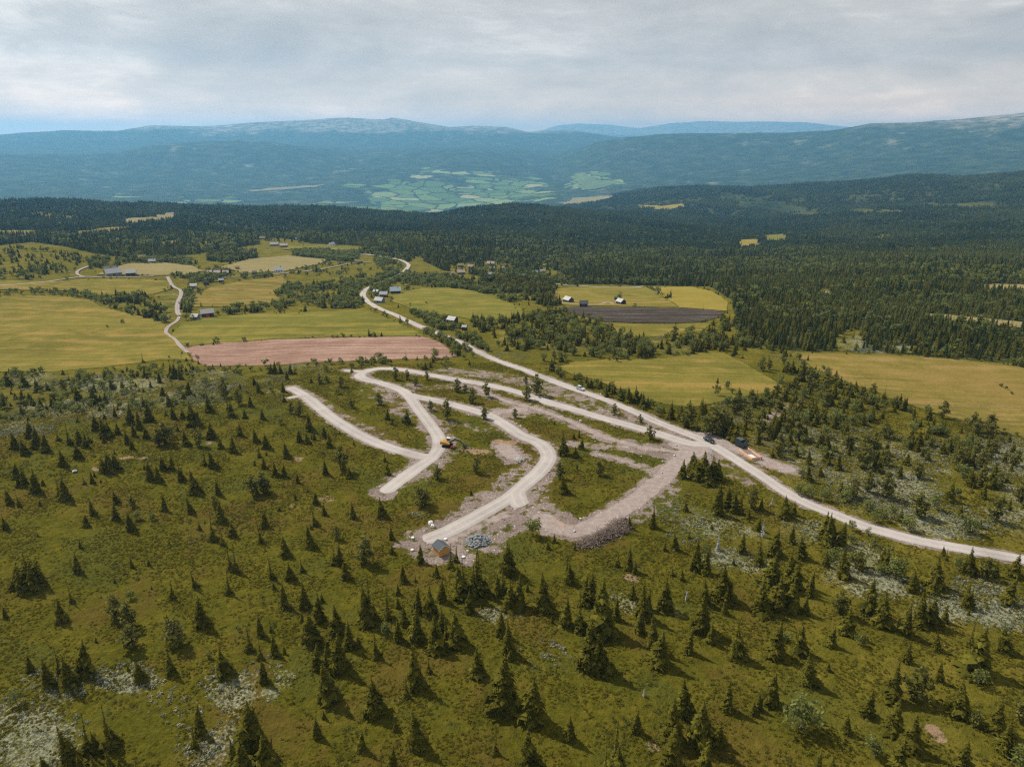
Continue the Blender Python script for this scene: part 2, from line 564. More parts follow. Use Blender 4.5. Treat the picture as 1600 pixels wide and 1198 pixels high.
def field_mat(name, a, b, c3, streak=0.0, ang=0.0, sscale=0.4, patch=None, warm=None):
    def bld(t, out):
        co = t.new('ShaderNodeTexCoord').outputs['Object']
        nL = t.noise(co, 0.014, 4, 0.55)
        nM = t.noise(co, 0.07, 5, 0.6)
        nS = t.noise(co, 0.6, 5, 0.7)
        mp = t.new('ShaderNodeMapping')
        mp.inputs['Rotation'].default_value = (0, 0, ang)
        mp.inputs['Scale'].default_value = (0.04, 1, 1)
        t.l.new(co, mp.inputs['Vector'])
        nK = t.noise(mp.outputs[0], sscale, 4, 0.65, 0.25)
        f = t.math('ADD', t.math('ADD', t.math('MULTIPLY', nL, 0.30), t.math('MULTIPLY', nM, 0.28)), t.math('MULTIPLY', nS, 0.42))
        if streak:
            f = t.math('ADD', t.math('MULTIPLY', f, 1 - streak), t.math('MULTIPLY', nK, streak))
        c = t.ramp(f, [(0.38, a), (0.5, b), (0.62, c3)])
        if warm:
            nP = t.noise(mp.outputs[0], 0.09, 4, 0.6, 0.4)
            c = t.mix(t.math('MULTIPLY', t.step(t.math('ADD', t.math('MULTIPLY', nP, 0.6), t.math('MULTIPLY', nM, 0.4)), 0.49, 0.61), 0.8), c, warm)
            nQ = t.noise(mp.outputs[0], 0.16, 4, 0.65, 0.4)
            c = t.mix(t.math('MULTIPLY', t.step(t.math('ADD', t.math('MULTIPLY', nQ, 0.5), t.math('MULTIPLY', nS, 0.5)), 0.51, 0.62), 0.55), c, (0.075, 0.078, 0.020))
        if patch:
            c = t.mix(t.math('MULTIPLY', t.step(nL, 0.52, 0.68), 0.45), c, patch)
        p = t.new('ShaderNodeBsdfDiffuse', ins={'Color': c, 'Normal': bumpn(t, nS, 0.9, 0.6)})
        t.l.new(p.outputs[0], out.inputs[0])
    return mat(name, bld)


FM = {
    'hay': field_mat('hay_grass', (0.089, 0.082, 0.017), (0.159, 0.136, 0.027), (0.237, 0.185, 0.046), 0.30, 0.3, warm=(0.257, 0.175, 0.050)),
    'green': field_mat('green_grass', (0.084, 0.088, 0.017), (0.136, 0.129, 0.024), (0.197, 0.170, 0.040), 0.35, -0.2, warm=(0.217, 0.170, 0.038)),
    'rust': field_mat('rusty_grass', (0.096, 0.083, 0.019), (0.170, 0.134, 0.030), (0.247, 0.185, 0.052), 0.2, 0.1, patch=(0.207, 0.132, 0.045), warm=(0.252, 0.170, 0.060)),
    'brown': field_mat('mown_straw', (0.140, 0.080, 0.058), (0.250, 0.155, 0.117), (0.37, 0.265, 0.208), 0.5, 0.10, 0.35),
    'yellow': field_mat('yellow_crop', (0.165, 0.132, 0.024), (0.215, 0.170, 0.032), (0.27, 0.210, 0.058), 0.3, 0.5),
    'dark': field_mat('ploughed_soil', (0.030, 0.023, 0.018), (0.056, 0.045, 0.037), (0.130, 0.110, 0.093), 0.5, 0.05, 0.3),
    'tan': field_mat('tan_stubble', (0.165, 0.138, 0.055), (0.215, 0.178, 0.076), (0.28, 0.225, 0.11), 0.4, 0.1),
    'valley': field_mat('valley_grass', (0.060, 0.095, 0.038), (0.110, 0.150, 0.058), (0.19, 0.215, 0.10), 0.2, 0.1),
}


def b_gravel(t, out, dark=1.0, pink=0.0):
    co = t.new('ShaderNodeTexCoord').outputs['Object']
    nL = t.noise(co, 0.10, 4, 0.6)
    nS = t.noise(co, 1.4, 6, 0.7)
    f = t.math('ADD', t.math('MULTIPLY', nL, 0.5), t.math('MULTIPLY', nS, 0.5))
    c = t.ramp(f, [(0.3, (0.25 * dark, 0.222 * dark, 0.207 * dark)), (0.5, (0.345 * dark, 0.312 * dark, 0.292 * dark)), (0.7, (0.43 * dark, 0.395 * dark, 0.375 * dark))])
    if pink:
        c = t.mix(t.math('MULTIPLY', nL, pink), c, (0.24, 0.165, 0.13))
    u = t.attr('across').outputs['Fac']
    ruts = t.math('MULTIPLY', t.math('SUBTRACT', 1.0, t.math('ABSOLUTE', t.math('SUBTRACT', t.math('ABSOLUTE', u), 0.42)), clamp=True), 1.0)
    tracks = t.step(ruts, 0.78, 0.97)
    c = t.mix(t.math('MULTIPLY', tracks, 0.35), c, (0.47, 0.435, 0.41))
    damp = t.noise(co, 0.045, 4, 0.65, 0.5)
    c = t.mix(t.math('MULTIPLY', t.step(damp, 0.52, 0.70), 0.38), c, (0.215, 0.19, 0.172))
    edge = t.step(t.math('ADD', t.math('ABSOLUTE', u), t.math('MULTIPLY', t.math('SUBTRACT', nS, 0.5), 0.5)), 0.80, 1.02)
    c = t.mix(t.math('MULTIPLY', edge, 0.6), c, (0.17, 0.145, 0.12))
    p = t.new('ShaderNodeBsdfDiffuse', ins={'Color': c, 'Normal': bumpn(t, nS, 0.5, 0.15)})
    t.l.new(p.outputs[0], out.inputs[0])


M_ROAD = mat('road_gravel', lambda t, o: b_gravel(t, o))
M_TRACK = mat('track_gravel', lambda t, o: b_gravel(t, o, 0.80, 0.5))


def leaf_mat(name, dark, light, alt, transl=0.25, cloud_light=False):
    def b(t, out):
        oi = t.new('ShaderNodeObjectInfo').outputs['Random']
        tn = t.attr('tint').outputs['Fac']
        c = t.mix(tn, dark, light)
        c = t.mix(t.math('MULTIPLY', oi, 0.55), c, alt)
        if cloud_light:                                   # cloud light and shade over the forest, painted as broad leaf-colour patches
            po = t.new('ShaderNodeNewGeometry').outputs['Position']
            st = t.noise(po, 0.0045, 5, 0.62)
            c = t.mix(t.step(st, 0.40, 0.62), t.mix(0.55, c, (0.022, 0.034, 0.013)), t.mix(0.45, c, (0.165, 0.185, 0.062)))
        d = t.new('ShaderNodeBsdfDiffuse', ins={'Color': c})
        tr = t.new('ShaderNodeBsdfTranslucent', ins={'Color': c})
        m = t.new('ShaderNodeMixShader', ins={0: transl, 1: d.outputs[0], 2: tr.outputs[0]})
        t.l.new(m.outputs[0], out.inputs[0])
    return mat(name, b)


M_SPR = leaf_mat('spruce_needles', (0.036, 0.039, 0.007), (0.245, 0.225, 0.034), (0.130, 0.115, 0.018), 0.5)
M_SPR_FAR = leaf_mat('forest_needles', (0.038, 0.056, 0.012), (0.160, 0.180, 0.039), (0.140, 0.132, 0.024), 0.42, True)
M_PINE = leaf_mat('pine_needles', (0.070, 0.074, 0.016), (0.280, 0.258, 0.062), (0.200, 0.190, 0.052), 0.5)
M_BIR = leaf_mat('birch_leaves', (0.080, 0.094, 0.020), (0.250, 0.262, 0.068), (0.190, 0.212, 0.067), 0.42)
M_PALE = leaf_mat('willow_leaves', (0.105, 0.115, 0.068), (0.34, 0.345, 0.26), (0.25, 0.26, 0.19), 0.2)
M_HEATH = leaf_mat('heath_leaves', (0.072, 0.069, 0.010), (0.245, 0.202, 0.028), (0.140, 0.132, 0.018), 0.5)
M_DEAD = leaf_mat('grey_twigs', (0.16, 0.165, 0.165), (0.34, 0.35, 0.36), (0.26, 0.27, 0.27), 0.0)
M_BARK = plain('bark', (0.075, 0.060, 0.048), 0.9)
M_BARKL = plain('birch_bark', (0.24, 0.22, 0.20), 0.9)

# ------------------------------------------------------------------ traced lines: roads and tracks (photo pixels)
ROADS = {
    'gravel_road': (5.2, M_ROAD, 'road', [(563, 398), (585, 400), (610, 404), (628, 408), (638, 414), (636, 420), (626, 429), (606, 438), (585, 446),
                    (572, 453), (567, 461), (573, 470), (585, 478), (600, 485), (622, 494), (650, 507), (680, 519), (705, 529), (730, 540),
                    (772, 561), (806, 573), (840, 586), (900, 608), (975, 636), (1025, 658), (1060, 672), (1095, 686), (1125, 702), (1155, 721),
                    (1190, 743), (1225, 767), (1265, 788), (1312, 806), (1350, 821), (1400, 835), (1450, 847), (1500, 856), (1550, 865),
                    (1600, 874), (1680, 889), (1780, 906), (1900, 928)]),
    'loop_road': (5.6, M_ROAD, 'road', [(1112, 694), (1085, 693), (1062, 688), (1025, 676), (975, 662), (925, 648), (887, 637), (850, 626), (812, 613),
                  (775, 604), (737, 597), (700, 591), (650, 581), (615, 576), (590, 576), (572, 580), (562, 587), (572, 593), (590, 597),
                  (614, 604), (630, 611), (642, 622), (652, 636), (661, 648), (670, 660), (680, 674), (686, 686), (686, 699), (673, 716),
                  (650, 732), (625, 750), (598, 770)]),
    'branch_road': (5.2, M_ROAD, 'road', [(676, 713), (660, 713), (637, 707), (600, 696), (562, 679), (525, 657), (500, 638), (476, 618), (452, 605)]),
    'middle_road': (5.6, M_ROAD, 'road', [(640, 617), (652, 620), (687, 627), (725, 637), (762, 648), (787, 662), (812, 679), (838, 690), (853, 702),
                    (857, 717), (843, 737), (820, 757), (795, 778), (762, 797), (725, 817), (700, 830), (680, 838), (662, 845)]),
    'turning_spur': (6.0, M_ROAD, 'road', [(806, 770), (808, 780), (812, 787), (818, 791)]),
    'stub_road': (4.5, M_ROAD, 'road', [(575, 583), (560, 580), (549, 580), (540, 578)]),
    'short_spur': (3.4, M_ROAD, 'road', [(476, 619), (462, 620), (449, 623)]),
    'farm_road': (2.8, M_TRACK, 'road', [(-40, 452), (0, 447), (50, 443), (100, 437), (132, 433), (160, 434), (200, 434), (240, 432)]),
    'curve_road': (2.8, M_TRACK, 'road', [(143, 416), (130, 420), (121, 425), (122, 430), (132, 434)]),
    'lane': (3.4, M_TRACK, 'road', [(262, 433), (266, 441), (272, 449), (282, 454), (283, 461), (279, 470), (277, 480), (278, 489), (281, 493)]),
    'field_track': (2.6, M_TRACK, 'track', [(280, 495), (276, 502), (264, 510), (259, 518), (264, 524), (272, 529), (280, 539), (286, 545), (294, 551)]),
    'valley_lane': (2.6, M_TRACK, 'road', [(330, 434), (370, 433), (410, 431), (450, 427), (490, 423), (520, 418), (545, 413), (580, 410)]),
    'forest_lane': (3.2, M_ROAD, 'road', [(865, 444), (890, 447), (902, 447), (930, 449), (960, 450), (985, 450), (1005, 448)]),
    'yard_track': (2.6, M_TRACK, 'track', [(850, 475), (880, 474), (905, 476), (935, 476), (950, 473), (960, 476)]),
}


def densify(pts, step):
    pts = np.asarray(pts, float)
    n = len(pts)
    out = []
    for i in range(n - 1):
        p0, p1, p2, p3 = pts[max(i - 1, 0)], pts[i], pts[i + 1], pts[min(i + 2, n - 1)]
        k = max(2, int(np.linalg.norm(p2 - p1) / step))
        for t in np.linspace(0, 1, k, endpoint=False):
            out.append(0.5 * ((2 * p1) + (p2 - p0) * t + (2 * p0 - 5 * p1 + 4 * p2 - p3) * t * t + (3 * p1 - p0 - 3 * p2 + p3) * t ** 3))
    out.append(pts[-1])
    return np.array(out)


ROADW = {}
for k, (w, m, kd, px) in ROADS.items():
    w3 = P([p[0] for p in px], [p[1] for p in px])
    ROADW[k] = densify(w3[:, :2], 2.5)

# torn-up verges and plots: (photo polyline, half width in metres, strength)
TORN = [
    ([(700, 580), (740, 583), (790, 590), (850, 606), (900, 622), (950, 642), (1000, 662), (1050, 680)], 7.5, 0.72),
    ([(640, 602), (665, 607), (700, 604), (740, 606)], 4.5, 0.62),
    ([(722, 598), (750, 611), (787, 626), (825, 636), (862, 648), (900, 663), (937, 681), (975, 692), (1025, 702), (1065, 706)], 4.2, 0.88),
    ([(1060, 706), (1010, 701), (960, 698), (920, 696), (890, 694)], 3.2, 0.82),
    ([(932, 709), (975, 720), (1012, 733), (1030, 745)], 3.0, 0.85),
    ([(1000, 700), (1040, 706), (1075, 705)], 6.0, 0.90),
    ([(590, 602), (612, 620), (628, 640), (640, 655)], 5.5, 0.62),
    ([(560, 612), (590, 625), (625, 632)], 3.5, 0.52),
    ([(655, 630), (668, 655), (690, 690), (690, 702), (668, 727), (640, 747)], 6.5, 0.72),
    ([(760, 645), (790, 642), (830, 640), (800, 650), (780, 655)], 5.0, 0.85),
    ([(785, 695), (795, 708), (800, 716)], 5.0, 0.95),
    ([(815, 715), (830, 725), (800, 745), (775, 765), (745, 785), (715, 805)], 4.6, 0.70),
    ([(860, 712), (858, 735), (840, 758), (835, 775)], 4.5, 0.72),
    ([(825, 785), (845, 800), (870, 818), (900, 828), (945, 815)], 7.0, 0.86),
    ([(700, 845), (735, 835), (770, 818), (800, 802), (815, 800)], 6.0, 0.90),
    ([(740, 848), (790, 830), (830, 812)], 5.0, 0.72),
    ([(640, 850), (655, 858), (675, 868), (700, 868), (728, 868)], 4.5, 0.85),
    ([(650, 838), (700, 818), (730, 805)], 4.0, 0.74),
    ([(1060, 735), (1040, 765), (1010, 790), (985, 805)], 6.0, 0.60),
    ([(1110, 720), (1140, 735), (1165, 750)], 4.0, 0.62),
    ([(1120, 690), (1160, 702), (1200, 722), (1240, 735)], 5.0, 0.82),
    ([(1080, 690), (1110, 710)], 6.0, 0.90),
    ([(1200, 655), (1215, 645), (1235, 632)], 4.0, 0.62),
    ([(490, 620), (530, 645), (570, 668), (610, 690)], 3.0, 0.58),
    ([(600, 755), (630, 738), (650, 722)], 3.6, 0.62),
    ([(700, 660), (740, 668), (770, 672)], 3.5, 0.50),
    ([(720, 845), (760, 850), (770, 840)], 5.0, 0.80),
]
PACKED = [  # trodden, nearly bare strips: (photo polyline, half width, strength)
    ([(1100, 697), (1078, 708), (1062, 720), (1050, 732), (1037, 745), (1022, 758), (995, 780), (962, 801), (925, 821), (895, 829), (868, 823), (850, 810)], 3.4, 1.0),
    ([(1100, 680), (1125, 690), (1150, 700), (1180, 713), (1205, 724), (1228, 732)], 3.2, 1.0),
    ([(740, 604), (787, 625), (825, 635), (862, 647), (900, 662), (937, 680), (975, 691), (1025, 702), (1070, 706)], 1.6, 0.8),
    ([(1060, 706), (1000, 700), (950, 697)], 1.2, 0.7),
    ([(932, 709), (975, 720), (1012, 733)], 1.2, 0.6),
    ([(772, 645), (800, 641), (815, 640)], 3.0, 0.8),
    ([(785, 697), (800, 712)], 3.2, 0.9),
    ([(690, 850), (715, 835), (745, 822), (790, 803)], 2.0, 0.7),
    ([(1060, 695), (1090, 706)], 4.0, 0.9),
]
OCHRE = [([(1458, 1138), (1466, 1150)], 1.6, 0.9), ([(1015, 1162), (1022, 1168)], 1.5, 0.7), ([(982, 902), (992, 905)], 2.0, 0.8), ([(192, 716), (203, 714)], 2.0, 0.7), ([(218, 716), (226, 715)], 1.8, 0.7), ([(148, 732), (152, 735)], 1.5, 0.7), ([(325, 692), (334, 692)], 2.0, 0.6), ([(455, 715), (470, 718)], 2.0, 0.6), ([(505, 778), (515, 780)], 2.0, 0.7), ([(1480, 1010), (1490, 1015)], 1.5, 0.6), ([(610, 1090), (625, 1095)], 1.5, 0.5), ([(458, 790), (466, 792)], 1.5, 0.6), ([(725, 700), (745, 706), (760, 706)], 2.5, 1.0), ([(775, 690), (800, 692)], 2.5, 1.0), ([(860, 812), (890, 822)], 2.0, 0.5), ([(1195, 735), (1215, 728)], 2.5, 0.6), ([(1040, 666), (1075, 682)], 2.0, 0.6)]
PACKW = [(densify(P([p[0] for p in px], [p[1] for p in px])[:, :2], 3.0), w, s) for px, w, s in PACKED]
OCHW = [(densify(P([p[0] for p in px], [p[1] for p in px])[:, :2], 3.0), w, s) for px, w, s in OCHRE]
TORNW = [(densify(P([p[0] for p in px], [p[1] for p in px])[:, :2], 3.0), w, s) for px, w, s in TORN]


def dist_line(x, y, line, cap=60.0):
    """distance from points to a polyline"""
    out = np.full(x.shape, 1e9)
    lo, hi = line.min(0) - cap, line.max(0) + cap
    sel = (x > lo[0]) & (x < hi[0]) & (y > lo[1]) & (y < hi[1])
    xs, ys = x[sel], y[sel]
    if xs.size == 0:
        return out
    best = np.full(xs.shape, 1e18)
    for a, b in zip(line[:-1], line[1:]):
        ab = b - a
        l2 = ab @ ab + 1e-9
        t = np.clip(((xs - a[0]) * ab[0] + (ys - a[1]) * ab[1]) / l2, 0, 1)
        best = np.minimum(best, (xs - a[0] - t * ab[0]) ** 2 + (ys - a[1] - t * ab[1]) ** 2)
    out[sel] = np.sqrt(best)
    return out


# ------------------------------------------------------------------ fields (photo pixels)
FIELDS = [
    ('hay_field', 'hay', [(-60, 468), (30, 463), (90, 462), (140, 469), (158, 480), (200, 490), (255, 503), (262, 520), (280, 536), (300, 562), (250, 562), (160, 574), (80, 581), (-60, 581)]),
    ('hay_field', 'green', [(268, 524), (285, 506), (320, 498), (400, 490), (480, 488), (560, 485), (578, 487), (612, 501), (664, 525), (600, 525.5), (500, 527.5), (400, 532), (290, 541)]),
    ('mown_field', 'brown', [(288, 543), (350, 536), (400, 533), (500, 528.5), (600, 526.5), (662, 526), (686, 534), (708, 551), (714, 557), (690, 560), (600, 562), (500, 566), (430, 570), (320, 572), (302, 562)]),
    ('hay_field', 'green', [(612, 464), (640, 454), (670, 450), (700, 450), (740, 455), (780, 468), (815, 482), (820, 495), (790, 499), (740, 500), (700, 492), (665, 492), (640, 482), (612, 472)]),
    ('hay_field', 'hay', [(868, 452), (900, 449), (1010, 449), (1027, 458), (1045, 470), (1060, 480), (1000, 479.5), (880, 477), (862, 468)]),
    ('crop_field', 'yellow', [(1013, 449), (1080, 449), (1110, 455), (1138, 472), (1135, 486), (1063, 481), (1046, 470), (1028, 458)]),
    ('ploughed_field', 'dark', [(872, 481), (900, 480), (1000, 480.5), (1062, 482), (1133, 487), (1125, 495), (1100, 503), (1050, 506), (1000, 505), (940, 503), (895, 491)]),
    ('hay_field', 'hay', [(940, 504), (1000, 506), (1060, 507), (1112, 504), (1100, 516), (1050, 526), (990, 526), (955, 518)]),
    ('hay_field', 'hay', [(872, 573), (900, 565), (960, 562), (1040, 560), (1110, 550), (1130, 551), (1180, 578), (1225, 604), (1205, 612), (1150, 622), (1120, 629), (1080, 636), (1040, 632), (990, 616), (930, 593), (890, 583)]),
    ('hay_field', 'rust', [(1240, 553), (1290, 552), (1400, 556), (1500, 563), (1560, 570), (1700, 585), (1700, 700), (1600, 684), (1540, 666), (1480, 650), (1420, 632), (1365, 612), (1334, 601), (1275, 578)]),
    ('hay_field', 'rust', [(300, 480), (302, 464), (330, 449), (380, 440), (440, 432), (452, 445), (430, 460), (440, 474), (350, 480)]),
    ('hay_field', 'tan', [(150, 430), (180, 418), (200, 413), (260, 411), (300, 416), (318, 424), (290, 430), (240, 431)]),
    ('hay_field', 'tan', [(345, 418), (390, 405), (450, 400), (470, 402), (515, 406), (500, 413), (440, 425), (380, 428)]),
    ('hay_field', 'green', [(440, 390), (455, 385), (500, 383), (560, 388), (562, 394), (520, 391), (460, 392)]),
    ('hay_field', 'hay', [(-60, 441), (100, 440), (130, 437), (230, 437), (262, 440), (268, 452), (240, 460), (160, 462), (100, 455), (-60, 455)]),
    ('tan_field', 'tan', [(182, 351), (200, 342), (235, 340), (272, 333), (280, 337), (262, 345), (215, 352)]),
    ('crop_field', 'rust', [(100, 369), (140, 360), (165, 356), (215, 355), (190, 362), (150, 367), (118, 372)]),
    ('hay_field', 'hay', [(-60, 361), (60, 361), (75, 364), (50, 371), (-60, 374)]),
    ('crop_field', 'yellow', [(995, 321), (1035, 323), (1070, 319), (1072, 323), (1045, 329), (1020, 328)]),
    ('crop_field', 'yellow', [(1156, 376), (1185, 374), (1190, 384), (1160, 390), (1154, 384)]),
    ('hay_field', 'green', [(1186, 369), (1225, 366), (1240, 374), (1195, 380)]),
    ('tan_field', 'tan', [(1430, 490), (1480, 492), (1560, 500), (1680, 516), (1680, 524), (1550, 508), (1470, 500)]),
    ('tan_field', 'tan', [(1515, 447), (1560, 444), (1680, 452), (1680, 458), (1560, 455)]),
    ('hay_field', 'hay', [(238, 381), (285, 375), (270, 383), (244, 386)]),
    ('clearing', 'tan', [(880, 320), (895, 310), (950, 307), (960, 309), (935, 315), (900, 321)]),
    ('valley_field', 'valley', [(892, 275), (910, 271), (932, 282), (958, 287), (950, 293), (910, 299), (903, 287)]),
    ('valley_field', 'tan', [(386, 298), (440, 294), (505, 290), (502, 293), (430, 298), (390, 301)]),
]

# forest edge and woods
EDGE = [(-200, 384), (0, 383), (50, 378), (100, 385), (150, 397), (200, 403), (260, 403), (300, 398), (360, 389), (420, 379), (500, 381), (560, 384),
        (600, 394), (650, 402), (690, 422), (760, 434), (850, 440), (880, 443), (1010, 446), (1110, 448), (1145, 470), (1150, 500), (1160, 535),
        (1240, 549), (1300, 549), (1400, 553), (1500, 561), (1640, 573), (1800, 585)]


def edge_y(px):
    return np.interp(px, [e[0] for e in EDGE], [e[1] for e in EDGE])


CLEAR = [  # openings in the forest that are not fields
    [(702, 414), (745, 409), (748, 424), (728, 429), (704, 431)],
    [(752, 408), (798, 412), (800, 424), (775, 433), (756, 428)],
    [(842, 415), (862, 419), (908, 440), (880, 446), (838, 431)],
    [(640, 404), (655, 398), (665, 408), (645, 424), (632, 428)],
    [(1300, 530), (1330, 512), (1350, 520), (1345, 545), (1310, 548)],
    [(1400, 545), (1430, 538), (1440, 550), (1402, 552)],
    [(1280, 452), (1296, 450), (1300, 462), (1284, 464)],
    [(1125, 300), (1180, 310), (1270, 328), (1300, 335), (1260, 339), (1180, 326), (1130, 312)],
    [(1440, 317), (1500, 319), (1560, 312), (1548, 323), (1450, 324)],
    [(1300, 326), (1400, 328), (1440, 332), (1380, 335), (1310, 332)],
    [(1448, 396), (1480, 396), (1484, 402), (1452, 402)],
    [(1360, 368), (1395, 366), (1395, 374), (1362, 375)],
    [(60, 330), (110, 338), (130, 346), (80, 345), (40, 336)],
    [(400, 372), (440, 372), (490, 380), (430, 384), (400, 380)],
    [(310, 376), (345, 377), (330, 388), (300, 390)],
]

# ------------------------------------------------------------------ ground sheet
PXG, PYG = project(np.stack([GX.ravel(), GY.ravel(), HGT.ravel()], 1))
PXG, PYG = PXG.reshape(GX.shape), PYG.reshape(GX.shape)
ahead = (np.abs(az_c) < AZF + 0.01)[None] & (dd > 40)
grav = np.zeros(GX.shape)
sel = (dd > 75) & (dd < 470) & ahead
gx, gy = GX[sel], GY[sel]
g = np.zeros(gx.shape)
for k, (w, m, kd, px) in ROADS.items():
    ln = ROADW[k]
    if np.hypot(*ln[0]) > 900 and k != 'gravel_road':
        continue
    ex = {'gravel_road': 2.2, 'rough_track': 3.5, 'loop_road': 4.0, 'middle_road': 4.5, 'branch_road': 2.6}.get(k, 2.0)
    dst = dist_line(gx, gy, ln, 25) - w / 2
    g = np.maximum(g, 0.78 * (1 - smooth(0.2, ex, dst)))
for ln, w, s in TORNW:
    dst = dist_line(gx, gy, ln, 30)
    g = np.maximum(g, s * 0.93 * (1 - smooth(0.40 * w, 1.5 * w, dst)))
packed, ochre = np.zeros(GX.shape), np.zeros(GX.shape)
pk, oc = np.zeros(gx.shape), np.zeros(gx.shape)
for ln, w, s in PACKW:
    dst = dist_line(gx, gy, ln, 30)
    pk = np.maximum(pk, s * (1 - smooth(0.6 * w, 1.25 * w, dst)))
    g = np.maximum(g, 0.9 * s * (1 - smooth(0.9 * w, 2.2 * w, dst)))
for ln, w, s in OCHW:
    oc = np.maximum(oc, s * (1 - smooth(0.3 * w, 1.4 * w, dist_line(gx, gy, ln, 30))))
packed[sel], ochre[sel] = pk, oc
grav[sel] = g
PALE = [  # photo x, y, half width, half height, strength
    (40, 1150, 90, 60, 0.74), (90, 1075, 60, 30, 0.60), (190, 1062, 65, 22, 0.72), (360, 1075, 45, 40, 0.78), (410, 1050, 40, 25, 0.50), (330, 1165, 70, 40, 0.45), (270, 1110, 80, 40, 0.30),
    (130, 640, 120, 22, 0.55), (260, 620, 110, 26, 0.46), (30, 670, 60, 16, 0.50), (160, 600, 160, 16, 0.50), (60, 595, 60, 16, 0.5), (330, 600, 60, 30, 0.42),
    (770, 960, 36, 16, 0.70), (810, 960, 30, 12, 0.45), (440, 1060, 24, 20, 0.58), (425, 1085, 24, 16, 0.60), (850, 1030, 50, 40, 0.28), (960, 935, 40, 16, 0.46),
    (980, 945, 20, 14, 0.6), (1040, 960, 40, 14, 0.42), (1130, 870, 45, 20, 0.60), (1180, 880, 40, 16, 0.5), (1060, 800, 60, 30, 0.34), (1120, 820, 90, 40, 0.34),
    (1270, 830, 60, 24, 0.44), (1340, 880, 60, 40, 0.50), (1380, 920, 60, 26, 0.62), (1480, 950, 70, 24, 0.68), (1560, 960, 60, 30, 0.58), (1520, 920, 80, 20, 0.42),
    (1250, 700, 90, 50, 0.40), (1400, 770, 90, 50, 0.50), (1480, 820, 90, 26, 0.58), (1560, 720, 80, 40, 0.55), (1590, 790, 60, 50, 0.50), (1320, 740, 70, 50, 0.38),
    (1340, 700, 100, 40, 0.36), (1450, 720, 80, 40, 0.40), (1380, 545, 60, 8, 0.6), (1330, 532, 30, 14, 0.55), (1000, 540, 140, 16, 0.34), (820, 540, 80, 30, 0.26),
    (270, 470, 30, 20, 0.40), (240, 500, 40, 14, 0.36), (1170, 640, 70, 30, 0.34), (1050, 566, 60, 6, 0.4), (690, 470, 10, 6, 0.0), (480, 575, 60, 12, 0.40), (430, 600, 30, 20, 0.35),
    (650, 805, 20, 8, 0.4), (1245, 560, 60, 10, 0.3),
]
pale = np.zeros(GX.shape)
for x0, y0, sx, sy, s in PALE:
    q = ((PXG - x0) / sx) ** 2 + ((PYG - y0) / sy) ** 2
    s = s + (0.10 if x0 > 1080 and y0 > 650 else 0.0)
    pale = np.maximum(pale, s * np.exp(-0.8 * q * q))
pale[~ahead] = 0
pale[grav > 0.4] = 0
forest = ((PYG < edge_y(PXG)) & ahead & (dd > 380) & (dd < 5200)).astype(float)
for cpoly in CLEAR:
    forest[inpoly(PXG, PYG, cpoly)] = 0
meadow = smooth(290, 430, dd) * (1 - 0.25 * smooth(0, 1, np.clip(fbm(GX, GY, 60, 3, 5), 0, 1)))
meadow = np.maximum(meadow, 0.0)
sidew = smooth(0.0, 60, GX - (0.22 * GY)) * (1 - smooth(250, 420, dd))      # right-hand slope is drier and paler
meadow = np.maximum(meadow, 0.75 * sidew)
left_mead = np.exp(-((PXG - 60) / 70) ** 2 - ((PYG - 1070) / 14) ** 2) * ahead
meadow = np.maximum(meadow, 0.5 * left_mead)
high = smooth(40, 420, HGT) * smooth(5000, 7000, dd)
farness = smooth(2600, 3300, dd) * (1 - forest) + smooth(4300, 5000, dd) * forest
farness = np.clip(farness, 0, 1)
valley = np.zeros(GX.shape)
for x0, y0, sx, sy, st in ((700, 305, 130, 22, 1.0), (780, 295, 80, 20, 1.0), (640, 318, 70, 14, 0.9), (700, 272, 50, 9, 0.7), (600, 288, 70, 7, 0.7), (930, 285, 45, 12, 0.85), (560, 320, 60, 8, 0.6), (190, 305, 60, 5, 0.5), (330, 312, 50, 6, 0.55)):
    q = ((PXG - x0) / sx) ** 2 + ((PYG - y0) / sy) ** 2
    valley = np.maximum(valley, st * np.exp(-0.7 * q * q))
valley *= ahead & (dd > 4800) & (dd < 10500)
# small hummocks of the heath
hum = (0.30 * fbm(GX, GY, 7.0, 3, 61) + 0.16 * fbm(GX, GY, 2.6, 2, 71)) * (1 - smooth(420, 600, dd)) * smooth(45, 70, dd)
HGT += hum * (1 - smooth(0.25, 0.6, grav))
# levelled road beds are slightly raised
idx = np.arange(ND * NA).reshape(ND, NA)
quads = []
a_, b_ = idx[:-1, :], idx[1:, :]
an, bn = np.roll(a_, -1, 1), np.roll(b_, -1, 1)
quads = np.stack([a_, an, bn, b_], -1).reshape(-1, 4)
VG = np.stack([GX.ravel(), GY.ravel(), HGT.ravel()], 1)


def big_mesh(name, V, Q, m, smooth_=True, cap=None):
    me = bpy.data.meshes.new(name)
    nq = Q.shape[1]
    me.vertices.add(len(V))
    me.vertices.foreach_set('co', np.ascontiguousarray(V, np.float32).ravel())
    nf = len(Q)
    extra = 0 if cap is None else len(cap)
    me.loops.add(nf * nq + extra)
    li = Q.ravel() if cap is None else np.concatenate([Q.ravel(), cap])
    me.loops.foreach_set('vertex_index', np.ascontiguousarray(li, np.int32))
    me.polygons.add(nf + (1 if extra else 0))
    st = np.arange(nf) * nq
    if extra:
        st = np.concatenate([st, [nf * nq]])
    me.polygons.foreach_set('loop_start', np.ascontiguousarray(st, np.int32))
    me.polygons.foreach_set('use_smooth', np.full(nf + (1 if extra else 0), smooth_))
    me.materials.append(m)
    me.update(calc_edges=True)
    me.validate()
    o = bpy.data.objects.new(name, me)
    COL.objects.link(o)
    return o


ground = big_mesh('ground', VG, quads[:, ::-1], M_GROUND, True, idx[0])
tag(ground, kind='structure')


